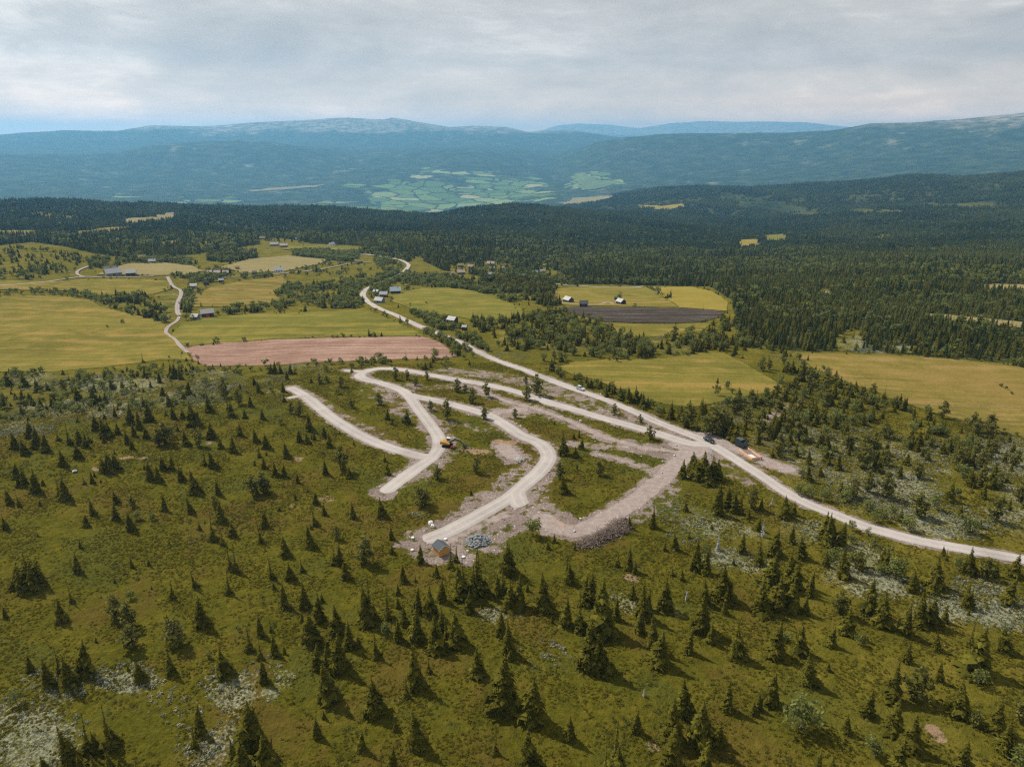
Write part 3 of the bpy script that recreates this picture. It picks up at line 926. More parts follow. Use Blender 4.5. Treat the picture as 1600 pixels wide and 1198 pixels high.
def fattr(me, name, vals):
    a = me.attributes.new(name, 'FLOAT', 'POINT')
    a.data.foreach_set('value', np.ascontiguousarray(vals, np.float32).ravel())


ca = ground.data.attributes.new('masks', 'FLOAT_COLOR', 'POINT')
ca.data.foreach_set('color', np.ascontiguousarray(np.stack([grav.ravel(), pale.ravel(), forest.ravel(), packed.ravel()], 1), np.float32).ravel())
fattr(ground.data, 'ochre', ochre)
fattr(ground.data, 'valley', valley)
fattr(ground.data, 'meadow', meadow)
fattr(ground.data, 'high', high)
fattr(ground.data, 'farness', farness)


# ------------------------------------------------------------------ roads as ribbons on the ground
for n_, (k, (w, m, kd, px)) in enumerate(ROADS.items()):
    ln = densify(ROADW[k], 1.6)
    tg = np.gradient(ln, axis=0)
    tg /= np.linalg.norm(tg, axis=1, keepdims=True) + 1e-9
    nr = np.stack([-tg[:, 1], tg[:, 0]], 1)
    us = np.linspace(-1, 1, 7)
    s_ = np.arange(len(ln)) * 1.6
    jl = 0.35 * fbm(s_ / 1.0, s_ * 0 + n_ * 31.7, 9, 3, 41)
    jr = 0.35 * fbm(s_ / 1.0, s_ * 0 + n_ * 17.1 + 500, 9, 3, 43)
    wid = 1 + 0.10 * fbm(s_, s_ * 0 + n_ * 7.7, 40, 2, 47)
    cap_a = 0 if k in ('loop_road', 'gravel_road', 'branch_road', 'middle_road', 'turning_spur', 'stub_road', 'short_spur', 'farm_road') else 1
    s1 = s_[-1] - s_
    if k not in ('gravel_road', 'farm_road', 'curve_road'):
        wid = wid * np.sqrt(np.clip(s1 / (w * 0.45), 0.02, 1))
    V = []
    dist0 = np.hypot(ln[:, 0], ln[:, 1])
    off = 0.07 + 0.018 * n_ + np.maximum(0, dist0 - 450) * 0.0016
    cz = H(ln[:, 0], ln[:, 1])
    for u in us:
        jit = (jl * max(0, -u) + jr * max(0, u))
        q = ln + nr * (u * w / 2 * wid + jit)[:, None]
        zz_ = np.maximum(H(q[:, 0], q[:, 1]), cz - 0.25)
        V.append(np.column_stack([q, zz_ + off - 0.10 * abs(u) ** 3]))
    V = np.stack(V, 1)                                   # (n,7,3)
    nn_ = len(ln)
    ii = np.arange(nn_ * 7).reshape(nn_, 7)
    Q = np.stack([ii[:-1, :-1], ii[:-1, 1:], ii[1:, 1:], ii[1:, :-1]], -1).reshape(-1, 4)
    o = big_mesh('road' if kd == 'road' else 'track', V.reshape(-1, 3), Q[:, ::-1], m)
    fattr(o.data, 'across', np.tile(us, nn_))
    tag(o, kind='structure')


# ------------------------------------------------------------------ fields draped on the ground
def drape(name, poly, m, n_):
    P3 = P([p[0] for p in poly], [p[1] for p in poly])
    az, ld = np.arctan2(P3[:, 0], P3[:, 1]), np.log(np.hypot(P3[:, 0], P3[:, 1]))
    K = 1000.0
    B = np.stack([az, ld], 1) * K
    dens = []
    for i in range(len(B)):
        a, b = B[i], B[(i + 1) % len(B)]
        k = max(1, int(np.linalg.norm(b - a) / 3.0))
        for t in np.linspace(0, 1, k, endpoint=False):
            dens.append(a + (b - a) * t)
    B = np.array(dens)
    B += np.stack([fbm(B[:, 0], B[:, 1], 14, 3, 81 + n_), fbm(B[:, 0], B[:, 1], 14, 3, 91 + n_)], 1) * (np.array([9.0, 7.0]) if name == 'valley_field' else np.array([2.2, 1.2]))
    lo, hi = B.min(0), B.max(0)
    st = 4.5
    g1, g2 = np.meshgrid(np.arange(lo[0], hi[0], st), np.arange(lo[1], hi[1], st))
    I = np.stack([g1.ravel(), g2.ravel()], 1)
    I = I[inpoly(I[:, 0], I[:, 1], [tuple(b) for b in B])]
    # keep a margin from the boundary
    if len(I):
        dmin = np.min(np.hypot(I[:, None, 0] - B[None, :, 0], I[:, None, 1] - B[None, :, 1]), 1)
        I = I[dmin > 1.6]
    allp = [Vector((float(a), float(b))) for a, b in np.concatenate([B, I])]
    nb = len(B)
    v, e, f, *_ = delaunay_2d_cdt(allp, [(i, (i + 1) % nb) for i in range(nb)], [], 1, 1e-6)
    v = np.array([tuple(q) for q in v]) / K
    d = np.exp(v[:, 1])
    x, y = d * np.sin(v[:, 0]), d * np.cos(v[:, 0])
    z = H(x, y) + 0.10 + 0.013 * (n_ % 4) + np.maximum(0, d - 350) * 0.0011
    o = mesh_obj(name, np.column_stack([x, y, z]), f, m, smooth_=True)
    # faces up
    me = o.data
    if len(me.polygons) and sum(p.normal.z for p in me.polygons) < 0:
        me.flip_normals()
    tag(o, kind='structure')
    return o


for n_, (nm, fm, poly) in enumerate(FIELDS):
    drape(nm, poly, FM[fm], n_)

# ------------------------------------------------------------------ buildings: where they stand
# photo x, y of the base centre, ridge length in photo px, depth m, ridge angle, wall, roof, kind, label
HOUSES = [
    (324, 494, 22, 6.0, 6, 'darkwood', 'palemetal', 'barn', 'long dark barn with pale metal roof and red door at the meadow edge'),
    (306, 499, 10, 5.0, -35, 'greywood', 'palemetal', 'shed', 'small grey shed with pale roof beside the large round bush at the lane'),
    (322, 445, 8, 5.0, 10, 'blackwood', 'blackwood', 'hut', 'small black log hut in the yellow grass right of the lane'),
    (303, 450, 11, 6.0, -10, 'stone', 'stone', 'cottage', 'low pale stone-roofed cottage beside trees above the bend of the lane'),
    (346, 441, 8, 4.0, -4, 'blackwood', 'greyroof', 'shed', 'tiny dark shed alone in grass below the row of brown cabins'),
    (328, 428, 8, 6.0, -8, 'brown', 'pinkroof', 'cabin', 'leftmost brown cabin in the row of three by the valley lane'),
    (340, 429, 11, 7.0, -8, 'redbrown', 'pinkroof', 'cabin', 'middle reddish brown cabin, largest in the row of three by the valley lane'),
    (353, 429, 10, 6.0, -8, 'brown', 'pinkroof', 'cabin', 'rightmost brown cabin in the row of three by the valley lane'),
    (384, 430, 8, 5.0, 4, 'blackwood', 'darkroof', 'cabin', 'dark cabin half hidden by trees right of the row of brown cabins'),
    (398, 429, 8, 5.0, -6, 'brown', 'darkroof', 'cabin', 'small brown cabin on the valley lane left of the white house'),
    (371, 421, 7, 4.5, 3, 'brown', 'turf', 'shed', 'tiny brown shed behind trees above the row of brown cabins'),
    (222, 405, 12, 7.0, 5, 'brown', 'turf', 'cabin', 'brown cabin with bright grass roof below the dark spruce wood at left'),
    (238, 411, 11, 6.0, -5, 'blackwood', 'greyroof', 'cabin', 'dark cabin right of the grass roofed cabin at left'),
    (177, 430, 24, 10.0, 12, 'greywood', 'palemetal', 'barn', 'largest pale roofed farm barn beside the left farm road'),
    (205, 430, 16, 8.0, -5, 'darkwood', 'palemetal', 'barn', 'smaller pale roofed barn with dark gable beside the left farm road'),
    (169, 422, 8, 5.0, -10, 'brown', 'darkroof', 'shed', 'left small dark shed behind the pale roofed farm barns'),
    (180, 422, 8, 5.0, -10, 'blackwood', 'darkroof', 'shed', 'right small black shed behind the pale roofed farm barns'),
    (330, 384, 10, 6.0, 5, 'blackwood', 'darkroof', 'cabin', 'dark cabin at the lower edge of the spruce wood, upper left'),
    (321, 385, 5, 4.0, 5, 'blackwood', 'darkroof', 'shed', 'tiny dark shed left of the dark cabin below the spruce wood'),
    (410, 374, 12, 7.0, 3, 'brown', 'turf', 'cabin', 'grass roofed cabin against the dark forest above the farm row'),
    (429, 384, 14, 7.0, -6, 'greywood', 'palemetal', 'farmhouse', 'left long farmhouse with pale roof at the dark forest edge'),
    (444, 386, 13, 7.0, -6, 'redbrown', 'pinkroof', 'farmhouse', 'right farmhouse with reddish roof at the dark forest edge'),
    (468, 375, 14, 7.0, 3, 'bluegrey', 'blueroof', 'cabin', 'long blue grey roofed cabin half hidden in the forest edge'),
    (518, 384, 11, 7.0, 60, 'white', 'greyroof', 'house', 'white gabled house alone before the dark forest'),
    (560, 411, 14, 7.0, 8, 'brown', 'turf', 'cabin', 'brown grass roofed cabin beside birches near the valley lane'),
    (436, 425, 17, 9.0, 0, 'white', 'palemetal', 'house', 'white house with pale roof among birches on the valley lane'),
    (588, 459, 9, 6.0, -25, 'darkwood', 'palemetal', 'garage', 'small white roofed garage beside the road bend at the farm'),
    (600, 464, 14, 7.5, -12, 'redbrown', 'greyroof', 'house', 'dark red house between garage and long blue roofed house'),
    (593, 473, 14, 7.0, -30, 'bluegrey', 'greyroof', 'shed', 'grey wedge shaped shed nearest the road at the farm bend'),
    (618, 458, 20, 9.0, 2, 'darkwood', 'bluepale', 'house', 'long house with pale blue roof on gravel yard above the meadow'),
    (707, 505, 14, 7.0, -35, 'darkwood', 'palemetal', 'house', 'pale roofed house behind the birches along the gravel road'),
    (726, 516, 8, 5.0, -20, 'blackwood', 'palemetal', 'shed', 'small dark shed right of the pale roofed roadside house'),
    (720, 417, 11, 6.0, 0, 'brown', 'turf', 'cabin', 'grass roofed cabin at the upper left of the forest clearing cabins'),
    (735, 419, 10, 6.0, 5, 'redbrown', 'pinkroof', 'cabin', 'pink roofed cabin at the top of the left forest clearing'),
    (720, 428, 15, 7.0, 10, 'darkwood', 'tanroof', 'cabin', 'widest brown cabin in front in the left forest clearing'),
    (707, 429, 6, 5.0, 20, 'greywood', 'tanroof', 'cabin', 'small tan cabin at the left end of the forest clearing'),
    (767, 414, 14, 7.0, -8, 'blackwood', 'tanroof', 'cabin', 'tan roofed dark cabin highest in the right forest clearing'),
    (769, 422, 10, 6.0, -10, 'teal', 'blueroof', 'cabin', 'blue green cabin below the tan roofed cabin in the clearing'),
    (785, 421, 6, 5.0, 30, 'bluegrey', 'bluepale', 'cabin', 'tiny pale blue cabin between green cabin and brown cabin'),
    (792, 417, 7, 5.0, 0, 'redbrown', 'brownroof', 'cabin', 'small rust brown cabin at the right of the forest clearing'),
    (766, 431, 9, 6.0, 5, 'bluegrey', 'bluepale', 'cabin', 'pale blue cabin lowest among the spruces of the clearing'),
    (818, 434, 8, 6.0, 50, 'teal', 'blueroof', 'cabin', 'steep blue roofed cabin alone among spruces'),
    (836, 428, 12, 6.0, -6, 'teal', 'blueroof', 'cabin', 'long teal cabin left of the white roofed red cabin'),
    (848, 427, 10, 6.0, -6, 'red', 'palemetal', 'cabin', 'red cabin with white roof at the forest edge'),
    (852, 417, 8, 5.0, 0, 'brown', 'turf', 'cabin', 'grass roofed cabin just above the white roofed red cabin'),
    (888, 472, 12, 7.0, -50, 'darkwood', 'palemetal', 'cabin', 'grey metal roofed cabin at the left end of the ploughed field'),
    (912, 479, 16, 6.0, -2, 'blackwood', 'darkroof', 'barn', 'low dark barn with white corners standing right above the ploughed field'),
    (970, 475, 11, 7.0, -50, 'darkwood', 'palemetal', 'cabin', 'white roofed cabin under the lone tree above the ploughed field'),
    (962, 469, 5, 4.0, 0, 'blackwood', 'darkroof', 'shed', 'tiny dark shed left of the lone tree above the ploughed field'),
    (1290, 461, 6, 6.0, 30, 'red', 'palemetal', 'cabin', 'bright red cabin with white roof deep in the right forest'),
    (1210, 389, 14, 8.0, 0, 'greywood', 'palemetal', 'farmhouse', 'pale farmhouse by the small yellow field in the far right forest'),
    (36, 373, 9, 7.0, 0, 'greywood', 'palemetal', 'barn', 'grey barn at the far left field beyond the spruce wood'),
    (267, 336, 14, 8.0, 4, 'white', 'pinkroof', 'barn', 'pinkish farm barn above the tan field, far left'),
]
HOUSE_W = P([h[0] for h in HOUSES], [h[1] for h in HOUSES])

# ------------------------------------------------------------------ plants: prototype meshes of height 1
def tint_mesh(name, V, F, tint, m):
    me = bpy.data.meshes.new(name)
    me.from_pydata([tuple(map(float, v)) for v in V], [], F)
    me.materials.append(m)
    a = me.attributes.new('tint', 'FLOAT', 'FACE')
    a.data.foreach_set('value', np.asarray(tint, np.float32))
    me.update()
    return me


def trunk_mesh(name, h, r0, m, lean=0.0, limbs=0, seed=0, h0=0.25):
    rs = random.Random(seed)
    b = MB()
    p = Vector((0, 0, -0.03))
    q = Vector((lean * 0.4, 0, h * 0.5))
    t = Vector((lean, 0, h))
    b.bar(p, q, r0 * 2, n=6, w2=r0 * 1.2)
    b.bar(q, t, r0 * 1.2, n=6, w2=r0 * 0.3)
    for i in range(limbs):
        z = h * (h0 + (0.9 - h0) * i / max(1, limbs))
        a = rs.uniform(0, 6.28)
        l = rs.uniform(0.14, 0.26)
        s = Vector((lean * z / h, 0, z))
        b.bar(s, s + Vector((math.cos(a) * l, math.sin(a) * l, l * rs.uniform(0.3, 0.9))), r0 * 0.7, n=4, w2=r0 * 0.25)
    me = bpy.data.meshes.new(name)
    me.from_pydata(b.v, [], b.f)
    me.materials.append(m)
    me.update()
    return me


def spruce_crown(name, seed, prof, nw=19, nb=8, m=None, bare=0.0, spikes=True, stems=((0, 0, 1.0),)):
    """prof(t) -> radius at relative height t; drooping fronds in whorls"""
    rs = random.Random(seed)
    V, F, T = [], [], []

    def tri(a, b, c, t):
        n = len(V)
        V.extend([a, b, c])
        F.append((n, n + 1, n + 2))
        T.append(t)

    for sx, sy, sh in stems:
        side = rs.uniform(0, 6.28)
        for i in range(nw):
            t = 0.015 + 0.95 * (i / (nw - 1)) ** 0.95
            k = max(4, int(round(nb * (0.55 + 0.6 * (1 - t)))))
            ph = rs.uniform(0, 6.28)
            for j in range(k):
                if rs.random() < bare:
                    continue
                a = ph + 6.283 * j / k + rs.uniform(-0.35, 0.35)
                r = prof(t) * rs.uniform(0.62, 1.22) * (1 + 0.34 * math.cos(a - side))
                if r < 0.008:
                    continue
                tt = min(0.97, max(0.012, t + rs.uniform(-0.02, 0.02)))
                z0 = tt * sh
                ca, sa = math.cos(a), math.sin(a)
                droop = r * rs.uniform(0.15, 0.55)
                zt = max(0.004, z0 - droop)
                zm = z0 - droop * 0.35 + r * 0.06
                w = r * rs.uniform(0.22, 0.36) + 0.006
                base = (sx, sy, z0 + 0.012)
                tip = (sx + ca * r, sy + sa * r, zt)
                rm = r * 0.58
                l = (sx + ca * rm - sa * w, sy + sa * rm + ca * w, max(0.004, zm - r * 0.08))
                rr = (sx + ca * rm + sa * w, sy + sa * rm - ca * w, max(0.004, zm - r * 0.08))
                mid = (sx + ca * rm, sy + sa * rm, zm + r * 0.07)
                tn = min(1, max(0, rs.gauss(0.42, 0.24)))
                tri(base, l, mid, tn)
                tri(base, mid, rr, tn)
                tri(mid, l, tip, min(1, tn + 0.12))
                tri(mid, tip, rr, min(1, tn + 0.12))
                if spikes:                             # hanging side twigs
                    for sgn in (-1, 1):
                        c0 = r * rs.uniform(0.3, 0.7)
                        q0 = (sx + ca * c0, sy + sa * c0, zm)
                        e = (sx + ca * (c0 + r * 0.18) - sgn * sa * w * 1.7, sy + sa * (c0 + r * 0.18) + sgn * ca * w * 1.7, max(0.004, zm - r * 0.34))
                        q1 = (sx + ca * (c0 + r * 0.22), sy + sa * (c0 + r * 0.22), zm - r * 0.06)
                        tri(q0, q1, e, max(0, tn - 0.12))
        # leading shoot
        for j in range(5):
            a = j * 1.2566
            b2 = a + 1.2566
            tri((sx + 0.012 * math.cos(a), sy + 0.012 * math.sin(a), 0.90 * sh), (sx + 0.012 * math.cos(b2), sy + 0.012 * math.sin(b2), 0.90 * sh), (sx, sy, 1.02 * sh), 0.7)
    return tint_mesh(name, V, F, T, m or M_SPR)


def leaf_crown(name, seed, lumps, nq, size, m, flat=0.0):
    """leaf-sized faces spread through a set of lumps (x, y, z, rx, rz)"""
    rs = np.random.default_rng(seed)
    V, F, T = [], [], []
    vol = np.array([l[3] ** 2 * l[4] for l in lumps]) ** 0.75
    cnt = np.maximum(6, (nq * vol / vol.sum()).astype(int))
    for (x, y, z, rx, rz), c in zip(lumps, cnt):
        lt = rs.normal(0, 0.16)
        for _ in range(c):
            d = rs.normal(size=3)
            d /= np.linalg.norm(d)
            rad = rs.uniform(0.35, 1.08) ** 0.6
            p = np.array([x, y, z]) + d * rad * np.array([rx, rx, rz])
            if p[2] < 0.01:
                p[2] = rs.uniform(0.01, 0.06)
            n = d * 0.8 + rs.normal(size=3) * 0.7 + np.array([0, 0, 0.35 + flat])
            n /= np.linalg.norm(n)
            u = np.cross(n, rs.normal(size=3))
            u /= np.linalg.norm(u)
            v = np.cross(n, u)
            s = size * rs.uniform(0.6, 1.3)
            b = len(V)
            V += [p - u * s, p + v * s * 0.7, p + u * s, p - v * s * 0.7]
            F.append((b, b + 1, b + 2, b + 3))
            T.append(min(1, max(0, 0.45 + lt + rs.normal(0, 0.2))))
    return tint_mesh(name, V, F, T, m)


def low_spruce(name, seed, r=0.2, m=None, tiers=5, seg=7):
    rs = random.Random(seed)
    V, F, T = [], [], []
    for i in range(tiers):
        t = i / tiers
        zt = min(1.0, t + 1.75 / tiers)
        zb = max(0.01, t - 0.02)
        rr = r * (1 - t) ** 0.8 + 0.012
        ph = rs.uniform(0, 6.28)
        b = len(V)
        V.append((0, 0, zt))
        for j in range(seg * 2):
            a = ph + math.pi * j / seg
            q = rr * (rs.uniform(0.85, 1.25) if j % 2 == 0 else rs.uniform(0.45, 0.65))
            V.append((q * math.cos(a), q * math.sin(a), zb + (0.0 if j % 2 == 0 else 0.09) + rs.uniform(-0.015, 0.02)))
        for j in range(seg * 2):
            F.append((b, b + 1 + j, b + 1 + (j + 1) % (seg * 2)))
            T.append(min(1, max(0, rs.gauss(0.38, 0.2) + 0.06 * i)))
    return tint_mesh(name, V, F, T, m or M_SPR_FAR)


def join_meshes(name, parts, mats):
    """parts: (mesh, matrix, material index)"""
    V, F, T, MI = [], [], [], []
    for me, mx, k in parts:
        b = len(V)
        V += [tuple(mx @ v.co) for v in me.vertices]
        at = me.attributes.get('tint')
        for i, p in enumerate(me.polygons):
            F.append(tuple(j + b for j in p.vertices))
            T.append(at.data[i].value if at else 0.4)
            MI.append(k)
    me = tint_mesh(name, V, F, T, mats[0])
    for m in mats[1:]:
        me.materials.append(m)
    me.polygons.foreach_set('material_index', np.asarray(MI, np.int32))
    return me


I4 = Matrix.Identity(4)
# spruces: kind -> list of (crown, trunk)
SPR = {'s': [], 'n': [], 'b': [], 'B': []}
for q in range(5):
    SPR['s'].append(spruce_crown('spruce_crown', 100 + q, lambda t: 0.215 * (1 - t) ** 0.92 + 0.006, 20, 9))
for q in range(5):
    SPR['n'].append(spruce_crown('spruce_crown', 200 + q, lambda t: 0.078 * (1 - t) ** 0.7 + 0.155 * max(0, 1 - t * (2.2 + 0.2 * 1)) ** 1.3 + 0.004, 20, 7, bare=0.12))
for q in range(6):
    SPR['b'].append(spruce_crown('spruce_crown', 300 + q, lambda t: 0.30 * (1 - t ** 1.25) ** 1.05 * (0.86 + 0.14 * math.sin(t * 21 + q)) + 0.006, 20, 11))
for q in range(3):
    rs = random.Random(q)
    st = [(0, 0, 1.0)] + [(0.24 * math.cos(a + q), 0.24 * math.sin(a + q), rs.uniform(0.6, 0.9)) for a in (0, 1.3, 2.5, 3.9, 5.1)]
    SPR['B'].append(spruce_crown('spruce_crown', 400 + q, lambda t: 0.24 * (1 - t) ** 0.8 + 0.006, 13, 8, stems=st))
SPR_TRUNK = trunk_mesh('spruce_trunk', 0.97, 0.017, M_BARK)
# pines: open tufted crowns on visible trunks
PIN = []
for q in range(5):
    rs = random.Random(50 + q)
    lum = []
    for i in range(9):
        z = 0.16 + 0.80 * i / 8
        w = 0.19 * (min(1.0, (1.04 - z) / 0.5)) ** 0.8 * (0.55 + 0.45 * min(1, z / 0.4))
        a = rs.uniform(0, 6.28)
        lum.append((math.cos(a) * w * 0.55, math.sin(a) * w * 0.55, z, w * 0.75 + 0.03, 0.075))
    PIN.append((leaf_crown('pine_crown', 60 + q, lum, 420, 0.045, M_PINE), trunk_mesh('pine_trunk', 0.95, 0.02, M_BARK, rs.uniform(-0.03, 0.03), 7, q)))
# birches and bushes
BIR = []
for q in range(5):
    rs = random.Random(80 + q)
    lum = [(0, 0, 0.55, 0.26, 0.34)]
    for i in range(8):
        a = rs.uniform(0, 6.28)
        z = rs.uniform(0.25, 0.86)
        w = 0.24 * (1 - abs(z - 0.5) * 0.9)
        lum.append((math.cos(a) * w, math.sin(a) * w, z, rs.uniform(0.11, 0.19), rs.uniform(0.10, 0.17)))
    BIR.append((leaf_crown('birch_crown', 90 + q, lum, 420, 0.042, M_BIR), trunk_mesh('birch_trunk', 0.8, 0.018, M_BARKL, rs.uniform(-0.05, 0.05), 6, 20 + q)))
BUS = []
for q in range(4):
    rs = random.Random(180 + q)
    lum = []
    for i in range(9):
        a = rs.uniform(0, 6.28)
        rr = rs.uniform(0.0, 0.42)
        lum.append((math.cos(a) * rr, math.sin(a) * rr, rs.uniform(0.35, 0.68), rs.uniform(0.2, 0.32), rs.uniform(0.2, 0.32)))
    BUS.append((leaf_crown('bush_crown', 190 + q, lum, 420, 0.06, M_BIR), trunk_mesh('bush_stems', 0.55, 0.022, M_BARKL, 0.1, 7, 40 + q, 0.02)))
DEADC = [spruce_crown('dead_crown', 500 + q, lambda t: 0.15 * (1 - t) ** 0.8 + 0.01, 17, 6, M_DEAD, bare=0.25) for q in range(2)]
DEAD_TRUNK = trunk_mesh('dead_trunk', 0.98, 0.016, M_DEAD)
print('protos', len(SPR['s'][0].polygons), len(PIN[0][0].polygons), len(BIR[0][0].polygons))

